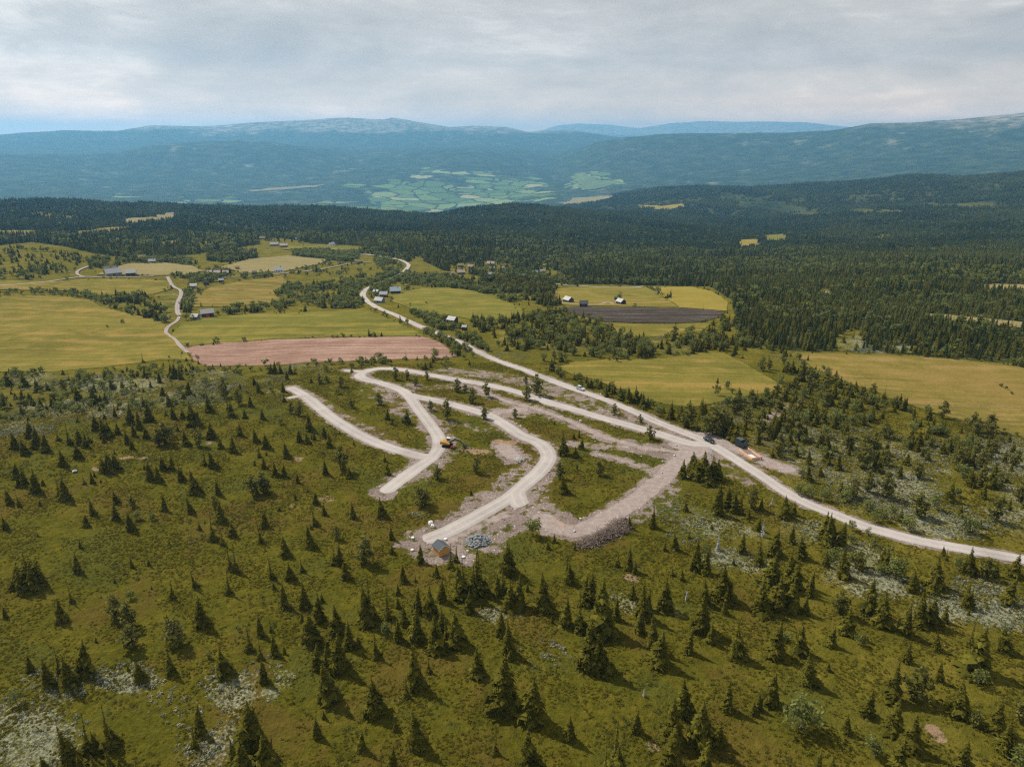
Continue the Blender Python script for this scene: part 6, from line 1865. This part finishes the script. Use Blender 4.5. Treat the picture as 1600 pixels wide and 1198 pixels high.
def make_car(base, rz, paint, label):
    c = empty('parked_car', base, rz, label, 'car')
    bd = MB()
    prof = [(-2.2, 0.35), (2.15, 0.35), (2.25, 0.62), (2.1, 0.82), (1.0, 0.98), (-2.05, 1.0), (-2.25, 0.8)]
    bd.prism(prof, -0.88, 0.88)
    bd.build('body', paint, c)
    rf = MB()
    rf.add([(-1.95, -0.8, 0.99), (0.95, -0.8, 0.97), (0.95, 0.8, 0.97), (-1.95, 0.8, 0.99), (-1.6, -0.62, 1.5), (0.15, -0.62, 1.52), (0.15, 0.62, 1.52), (-1.6, 0.62, 1.5)],
           [(4, 5, 6, 7), (0, 1, 5, 4), (1, 2, 6, 5), (2, 3, 7, 6), (3, 0, 4, 7)]).build('window', M_GLASS, c)
    MB().box(-1.62, 0.17, -0.64, 0.64, 1.5, 1.56, (0.05, 0.05)).build('roof', paint, c)
    for x in (-1.35, 1.38):
        for y in (-0.84, 0.84):
            wh = MB().bar((x, y - 0.11, 0.33), (x, y + 0.11, 0.33), 0.66, n=14).build('wheel', M_RUB, c)
            MB().bar((x, y - 0.12, 0.33), (x, y + 0.12, 0.33), 0.38, n=10).build('rim', M_CARS, wh)
    for y in (-0.6, 0.6):
        MB().box(2.1, 2.24, y - 0.2, y + 0.2, 0.62, 0.78).build('headlight', M_LAMP, c)
    return c


def road_dir(p):
    ln = ROADW['gravel_road']
    i = int(np.argmin(np.hypot(ln[:, 0] - p[0], ln[:, 1] - p[1])))
    t = ln[min(i + 2, len(ln) - 1)] - ln[max(i - 2, 0)]
    return math.atan2(t[1], t[0])


b = at(1108, 690)
make_car((b[0], b[1], b[2] + 0.2), road_dir(b), M_CARD, 'dark car standing at the junction of the gravel road')
b = at(907, 609)
make_car((b[0], b[1], b[2] + 0.2), road_dir(b), M_CARS, 'silver grey car on the gravel road beside the young spruces')
b = at(613, 458)
b = at(1157, 698)
vn = empty('box_van', (b[0], b[1], b[2] + 0.2), road_dir(b) + R(8), 'dark box van parked behind the pale timber frame', 'van')
MB().box(-1.9, 0.9, -1.0, 1.0, 0.5, 2.75, (0.06, 0.06)).build('cargo_box', M_CARD, vn)
MB().prism([(0.95, 0.45), (2.2, 0.45), (2.25, 1.1), (1.75, 1.95), (0.95, 2.0)], -0.95, 0.95).build('cab', M_CARD, vn)
MB().add([(2.26, -0.8, 1.15), (2.26, 0.8, 1.15), (1.82, 0.72, 1.88), (1.82, -0.72, 1.88)], [(0, 1, 2, 3)]).build('windscreen', M_GLASS, vn)
MB().box(-1.8, 0.8, -0.9, 0.9, 2.75, 2.80).build('roof', M_SLATE, vn)
for x in (-1.2, 1.5):
    for y in (-0.9, 0.9):
        MB().bar((x, y - 0.12, 0.38), (x, y + 0.12, 0.38), 0.76, n=14).build('wheel', M_RUB, vn)

# ------------------------------------------------------------------ timber frame, sign, drains, heaps
M_TIM = plain('fresh_timber', (0.60, 0.36, 0.22), 0.7, 0.15, 1.5)
M_TIMD = plain('weathered_timber', (0.36, 0.24, 0.17), 0.8, 0.2, 1.5)
q = P([1156, 1175, 1191, 1167], [705, 720, 718, 703])
c0 = q.mean(0)
u = q[1] - q[0] + q[2] - q[3]
ang = math.atan2(u[1], u[0])
Lf = float(np.linalg.norm(u[:2])) / 2
wv = (q[3] + q[2] - q[0] - q[1]) / 2
Wf = abs(-math.sin(ang) * wv[0] + math.cos(ang) * wv[1])
tf = empty('timber_frame', (c0[0], c0[1], c0[2] + 0.12), ang, 'pale timber frame of long beams laid out on gravel beside the road', 'timber frame')
for s in (-1, 1):
    m_ = MB()
    for z in (0.0, 0.27, 0.54):
        m_.bar((-Lf / 2, s * Wf / 2, z + 0.14), (Lf / 2 * (0.96 + 0.04 * z), s * Wf / 2, z + 0.14), 0.24, 0.25, n=6)
    m_.build('side_beam', M_TIM, tf)
m_ = MB()
for z in (0.0, 0.27, 0.54):
    m_.bar((Lf / 2 - 0.25, -Wf / 2 - 0.2, z + 0.27), (Lf / 2 - 0.25, Wf / 2 + 0.2, z + 0.27), 0.24, 0.25, n=6)
m_.build('end_beam', M_TIM, tf)
m_ = MB()
for i in range(3):
    m_.bar((-Lf / 2 + 0.6 + i * 0.7, -Wf / 2 + 0.2, 0.3), (-Lf / 2 + 0.9 + i * 0.7, Wf / 2 - 0.2, 0.45 + 0.1 * i), 0.18, n=6)
m_.build('cross_beam', M_TIMD, tf)
for i in range(5):
    y = -Wf / 2 + Wf * i / 4
    MB().box(Lf / 2 - 0.1, Lf / 2 + 0.05, y - 0.08, y + 0.08, 0, 1.15).build('post', M_TIM, tf)
bs = empty('board_stack', (c0[0] + 0.12 * u[0], c0[1] + 0.12 * u[1], c0[2] + 0.12), ang, 'stack of whitish boards lying inside the timber frame', 'boards')
m_ = MB()
rs = random.Random(3)
for i in range(7):
    for k in range(3):
        m_.box(-2.2 + rs.uniform(-0.3, 0.3), 2.2 + rs.uniform(-0.3, 0.3), -0.7 + i * 0.2, -0.53 + i * 0.2, 0.06 * k + 0.002, 0.06 * k + 0.055)
m_.build('boards', M_OFFW, bs)
b = at(1109, 712)
sg = empty('notice_board', (b[0], b[1], b[2]), road_dir(b) + R(12), 'pale grey notice board on two posts seen from behind by the track', 'notice board')
MB().box(-0.75, 0.75, -0.03, 0.03, 0.9, 2.0).build('panel', plain('panel_back', (0.42, 0.47, 0.50), 0.5, 0.05), sg)
for s in (-0.55, 0.55):
    MB().box(s - 0.05, s + 0.05, 0.032, 0.13, -0.2, 2.05).build('post', M_TIMD, sg)
M_CONC = plain('concrete', (0.48, 0.47, 0.45), 0.8, 0.1)
for px, py, lb in ((644, 860, 'white drain cover left of the hut'), (645, 841, 'white drain cover on the gravel edge up left of the hut'), (696, 843, 'white drain cover right behind the hut'), (724, 871, 'white drain cover between spruces right of the hut')):
    b = at(px, py)
    d = empty('drain_cover', (b[0], b[1], b[2]), 0, lb, 'drain cover', 'drain covers on the torn ground around the hut')
    MB().bar((0, 0, -0.2), (0, 0, 0.35), 0.9, n=16).build('ring', M_CONC, d)
    MB().bar((0, 0, 0.35), (0, 0, 0.42), 0.74, n=16).build('lid', M_WHITE, d)
for px, py, rz, sz, lb in ((673, 818, 0.4, 1.0, 'upper white bulk bag lying at the heath edge beside the lower road'), (676, 823, 0.1, 0.85, 'lower white bulk bag at the heath edge beside the lower road')):
    b = at(px, py)
    me_b = MB().box(-0.6 * sz, 0.6 * sz, -0.5 * sz, 0.5 * sz, -0.05, 0.75 * sz, (0.12, 0.1)).box(-0.3 * sz, 0.3 * sz, -0.25 * sz, 0.25 * sz, 0.75 * sz, 0.95 * sz, (0.1, 0.1)).build('bulk_bag', M_WHITE)
    me_b.location = (b[0], b[1], b[2])
    me_b.rotation_euler = (0, 0, rz)
    tag(me_b, lb, 'bag', 'white bulk bags by the lower road')


def rock(rs, r):
    """angular stone as verts, faces"""
    bs = [(-1, -1, -1), (1, -1, -1), (1, 1, -1), (-1, 1, -1), (-1, -1, 1), (1, -1, 1), (1, 1, 1), (-1, 1, 1), (0, 0, 1.5), (1.4, 0, 0.1), (-1.4, 0, 0.1), (0, 1.4, 0.1), (0, -1.4, 0.1), (0, 0, -1.4)]
    v = [Vector(p).normalized() * r * rs.uniform(0.72, 1.2) for p in bs]
    sc = Vector((rs.uniform(0.8, 1.4), rs.uniform(0.7, 1.1), rs.uniform(0.55, 0.9)))
    v = [Vector((p.x * sc.x, p.y * sc.y, p.z * sc.z)) for p in v]
    f = []
    for c, rg in ((8, (4, 5, 6, 7)), (13, (3, 2, 1, 0)), (9, (1, 2, 6, 5)), (11, (2, 3, 7, 6)), (10, (3, 0, 4, 7)), (12, (0, 1, 5, 4))):
        for i in range(4):
            f.append((c, rg[i], rg[(i + 1) % 4]))
    m = Matrix.Rotation(rs.uniform(0, 6.28), 3, 'Z')
    return [m @ p for p in v], f


M_ROCK = plain('pale_rock', (0.42, 0.40, 0.385), 0.85, 0.2, 2.0)
M_ROCKW = plain('white_rock', (0.46, 0.45, 0.43), 0.85, 0.12, 2.0)
M_ROCKG = plain('grey_rock', (0.20, 0.215, 0.22), 0.85, 0.6, 1.2)
b = at(747, 846)
rs = random.Random(5)
pile = MB()
for i in range(420):
    a, rr = rs.uniform(0, 6.28), 3.0 * math.sqrt(rs.random())
    x, y = rr * math.cos(a) * 1.08, rr * math.sin(a)
    z = 1.7 * max(0, 1 - (rr / 3.1) ** 2) * rs.uniform(0.55, 1.0)
    v, f = rock(rs, rs.uniform(0.12, 0.42))
    pile.add([p + Vector((x, y, z)) for p in v], f)
o = pile.build('rock_pile', M_ROCKG)
o.location = (b[0], b[1], b[2])
tag(o, 'round heap of broken bluish grey rock right of the hut', 'rock pile')
b = at(812, 719)
pile = MB()
for i in range(160):
    a, rr = rs.uniform(0, 6.28), 1.7 * math.sqrt(rs.random())
    v, f = rock(rs, rs.uniform(0.10, 0.32))
    z = 1.0 * max(0, 1 - (rr / 1.8) ** 2)
    pile.add([p + Vector((rr * math.cos(a), rr * math.sin(a), z)) for p in v], f)
o = pile.build('rock_pile', M_ROCK)
o.location = (b[0], b[1], b[2])
tag(o, 'small pale grey stone heap beside the dug out plot right of the excavator', 'rock pile')
BOULD = [(829, 632, 0.45, 'above the faint track near a lone pine'), (907, 659, 0.95, 'largest of all, on the pale track between roads'), (1002, 713, 0.4, 'on the thin green island between tracks'), (1054, 712, 0.55, 'where the rough track leaves the junction'),
         (1021, 656, 0.4, 'on the strip between main road and loop road'), (1057, 696, 0.45, 'just left of the junction'), (1034, 739, 0.45, 'on the rough track halfway along its upper part'), (907, 811, 0.55, 'at the green edge of the lower rough track'),
         (898, 830, 0.5, 'in the middle of the lower rough track'), (1035, 721, 0.4, 'right end of the thin green island'), (930, 690, 0.4, 'at the left tip of the thin green island'), (950, 697, 0.4, 'just right of the tip of the green island'),
         (622, 620, 0.5, 'in the rubble inside the loop bend'), (640, 683, 0.35, 'in the heath inside the sharp curve'), (858, 737, 0.4, 'on the verge right of the middle road bend'), (117, 737, 0.95, 'grey and flat, alone in the left heath')]
for px, py, r_, lb in BOULD:
    b = at(px, py)
    v, f = rock(rs, r_ * 0.85)
    o = mesh_obj('boulder', v, f, M_ROCKW if r_ < 0.9 else M_ROCK)
    o.location = (b[0], b[1], b[2] + r_ * 0.35)
    tag(o, 'pale boulder ' + lb, 'boulder', 'boulders lying about the building plots')

# brush and roots pushed together along the lower end of the rough track
M_BRUSH = plain('brush_wood', (0.175, 0.132, 0.108), 0.9, 0.5, 1.5)
M_EARTH = plain('root_earth', (0.20, 0.145, 0.11), 0.95, 0.4, 1.2)
bl = densify(P([908, 925, 940, 955, 966, 974], [853, 848, 840, 834, 828, 818])[:, :2], 0.5)
o0 = bl[len(bl) // 2]
z0 = float(H(o0[0], o0[1]))
sticks, earth = MB(), MB()
for i in range(1900):
    t = rs.random()
    p = bl[int(t * (len(bl) - 1))]
    w_ = 1.2 + 1.5 * t
    ox_, oy_ = rs.gauss(0, w_ * 0.42), rs.gauss(0, w_ * 0.42)
    hh = (0.6 + 1.3 * t) * (0.25 + 1.1 * float(vnoise(np.array([t * 9.0]), np.array([3.3]), 5)[0])) * math.exp(-(ox_ ** 2 + oy_ ** 2) / w_ ** 2)
    s_ = Vector((p[0] + ox_ - o0[0], p[1] + oy_ - o0[1], float(H(p[0] + ox_, p[1] + oy_)) - z0 + hh * rs.uniform(0.1, 1.0)))
    a = rs.uniform(0, 6.28)
    l = rs.uniform(0.7, 2.6)
    sticks.bar(s_, s_ + Vector((math.cos(a) * l, math.sin(a) * l, rs.uniform(-0.3, 0.55) * l)), rs.uniform(0.03, 0.10), n=4)
    if i % 16 == 0:
        v, f = rock(rs, rs.uniform(0.3, 0.75))
        earth.add([q_ + s_ - Vector((0, 0, 0.3)) for q_ in v], f)
bp = empty('brush_pile', (o0[0], o0[1], z0), 0, 'long brown heap of uprooted brush and roots at the foot of the rough track', 'brush pile')
sticks.build('branches', M_BRUSH, bp)
earth.build('root_clods', M_EARTH, bp)
# loose stones strewn over torn ground
x, y = sector(60000, 110, 330, -0.30, 0.42)
gv = grid_val(grav, x, y)
ok = (gv > 0.42) & (grid_val(packed, x, y) < 0.45) & (rs_.uniform(0, 1, len(x)) < 0.22 + 0.5 * fbm(x, y, 8, 3, 201))
x, y = x[ok], y[ok]
ok = off_road(x, y, 0.1)
x, y = x[ok], y[ok]
M_TRKST = plain('plot_stone', (0.25, 0.205, 0.18), 0.9, 0.25, 2.0)
stones = []
for k in range(6):
    v, f = rock(rs, 1.0)
    me = bpy.data.meshes.new('stone')
    me.from_pydata([tuple(p) for p in v], [], f)
    me.materials.append(M_ROCK if k == 0 else (M_TRKST if k < 4 else M_BRUSH))
    stones.append(me)
ss = rs_.gamma(1.8, 0.050, len(x)) + 0.04
scatter('loose_stones', np.column_stack([x, y, H(x, y) + 0.02]), np.column_stack([ss, ss, ss * 0.8]), stones, 0.3, 8)

# ------------------------------------------------------------------ labels that single each plant out
LM = [('the ochre hut', 690, 862), ('the bluish rock heap', 747, 846), ('the brush heap', 945, 838), ('the excavator', 715, 695), ('the dark car at the junction', 1108, 690),
      ('the timber frame', 1173, 712), ('the dead end of the branch road', 452, 606), ('the dead end of the short road', 600, 770), ('the top bend of the loop road', 562, 586),
      ('the sharp curve of the loop road', 686, 697), ('the turning spur', 816, 790), ('the bend of the middle road', 857, 714), ('the silver car', 907, 608), ('the mown reddish field', 500, 562),
      ('the reddish field corner at the lane', 290, 552), ('the ploughed field', 1000, 505), ('the lone tree cabin', 970, 475), ('the long dark barn', 324, 490), ('the farm at the road bend', 605, 462),
      ('the roadside house', 710, 505), ('the field beyond the gravel road', 1040, 632), ('the bush island in the field', 1132, 612), ('the rusty field corner', 1360, 606), ('the rusty field edge', 1540, 664),
      ('the right edge at mid height', 1590, 720), ('the road at the right edge', 1590, 870), ('the road below the timber frame', 1225, 768), ('the road curve at right', 1400, 834),
      ('the grey dead spruce', 1122, 858), ('the bottom right corner', 1590, 1185), ('the round willow bush at lower right', 1250, 1135), ('the bottom edge right of centre', 1020, 1185),
      ('the bottom edge centre', 800, 1185), ('the bottom edge left of centre', 560, 1185), ('the bottom edge at far left', 330, 1185), ('the white scrub in the bottom left corner', 50, 1150),
      ('the white scrub at lower left', 190, 1060), ('the white scrub left of bottom centre', 405, 1060), ('the white patch below the rock heap', 770, 960), ('the pale scrub at lower right', 1480, 950),
      ('the pale scrub by the right road', 1380, 920), ('the left edge at mid height', 10, 720), ('the left edge below the field', 10, 600), ('the left edge low down', 10, 920), ('the spruce clump in left heath', 170, 728),
      ('the many-stemmed spruce at far left', 46, 915), ('the flat grey boulder', 117, 737), ('the pale scrub of the upper left heath', 200, 640), ('the left field lower edge', 160, 575),
      ('the middle of the left heath', 330, 860), ('the heath left of the short road', 480, 780), ('the heath below the short road', 560, 900), ('the heath below the brush heap', 900, 930), ('the heath right of the rough track', 1060, 800),
      ('the centre of the lower foreground', 900, 1050), ('the right foreground', 1400, 1060), ('the lower left foreground', 250, 960), ('the slope left of the branch road', 400, 680), ('the middle of the right slope', 1330, 690), ('the upper right slope', 1230, 640)]
ORD = 'nearest second third fourth fifth sixth seventh eighth ninth tenth eleventh twelfth thirteenth fourteenth fifteenth sixteenth seventeenth eighteenth nineteenth twentieth'.split()
WORD = {'spruce': 'spruce', 'pine': 'pine', 'birch': 'birch', 'bush': 'willow', 'dead': 'dead spruce'}
CATW = {'spruce': 'spruce tree', 'pine': 'pine tree', 'birch': 'birch tree', 'bush': 'willow bush', 'dead': 'dead tree'}
GRP = {'spruce': 'spruces standing about the heath', 'pine': 'pines left on the plots and slopes', 'birch': 'birches along roads and fields', 'bush': 'willow bushes on the heath', 'dead': 'grey dead spruces'}
from collections import defaultdict
cells = defaultdict(list)
for p in PLANTS:
    dl = [((p['px'] - l[1]) ** 2 + (1.35 * (p['py'] - l[2])) ** 2, i) for i, l in enumerate(LM)]
    dl.sort()
    if p['px'] > 1120 and p['py'] < 840:
        dl[0] = min(dl, key=lambda t: t[0])
    d2, i = dl[0]
    dx, dy = p['px'] - LM[i][1], 1.35 * (p['py'] - LM[i][2])
    side = ('right of' if dx > 0 else 'left of') if abs(dx) > abs(dy) else ('below' if dy > 0 else 'above')
    cells[(p['kind'], i, side)].append((d2, p))
for (kind, i, side), ls in cells.items():
    ls.sort(key=lambda t: t[0])
    for k, (d2, p) in enumerate(ls):
        h = p['h']
        lim = (2.2, 4.5) if kind != 'bush' else (1.2, 2.2)
        sz = 'small' if h < lim[0] else ('middling' if h < lim[1] else 'tall')
        look = {'spruce': '%s %s' % (sz, p['shape']), 'pine': '%s open crowned' % sz, 'birch': '%s leafy' % sz, 'bush': '%s round' % sz, 'dead': '%s bare grey' % sz}[kind]
        o_ = ORD[k] if k < len(ORD) else '%dth' % (k + 1)
        tag(p['o'], '%s %s, %s one %s %s' % (look, WORD[kind], o_, side, LM[i][0]), CATW[kind], GRP[kind])

# ------------------------------------------------------------------ air
def b_haze(t, out):
    v = t.new('ShaderNodeVolumePrincipled')
    v.inputs['Color'].default_value = (0.24, 0.60, 0.98, 1)
    v.inputs['Density'].default_value = 6.4e-5
    v.inputs['Anisotropy'].default_value = 0.3
    t.l.new(v.outputs[0], out.inputs['Volume'])


M_HAZE = mat('haze', b_haze)
hz_top = float(HGT.max()) + 60
hz = MB().box(-33600, 33600, -33600, 33600, float(HGT.min()) - 1.5, hz_top).build('haze', M_HAZE)
tag(hz, kind='stuff')
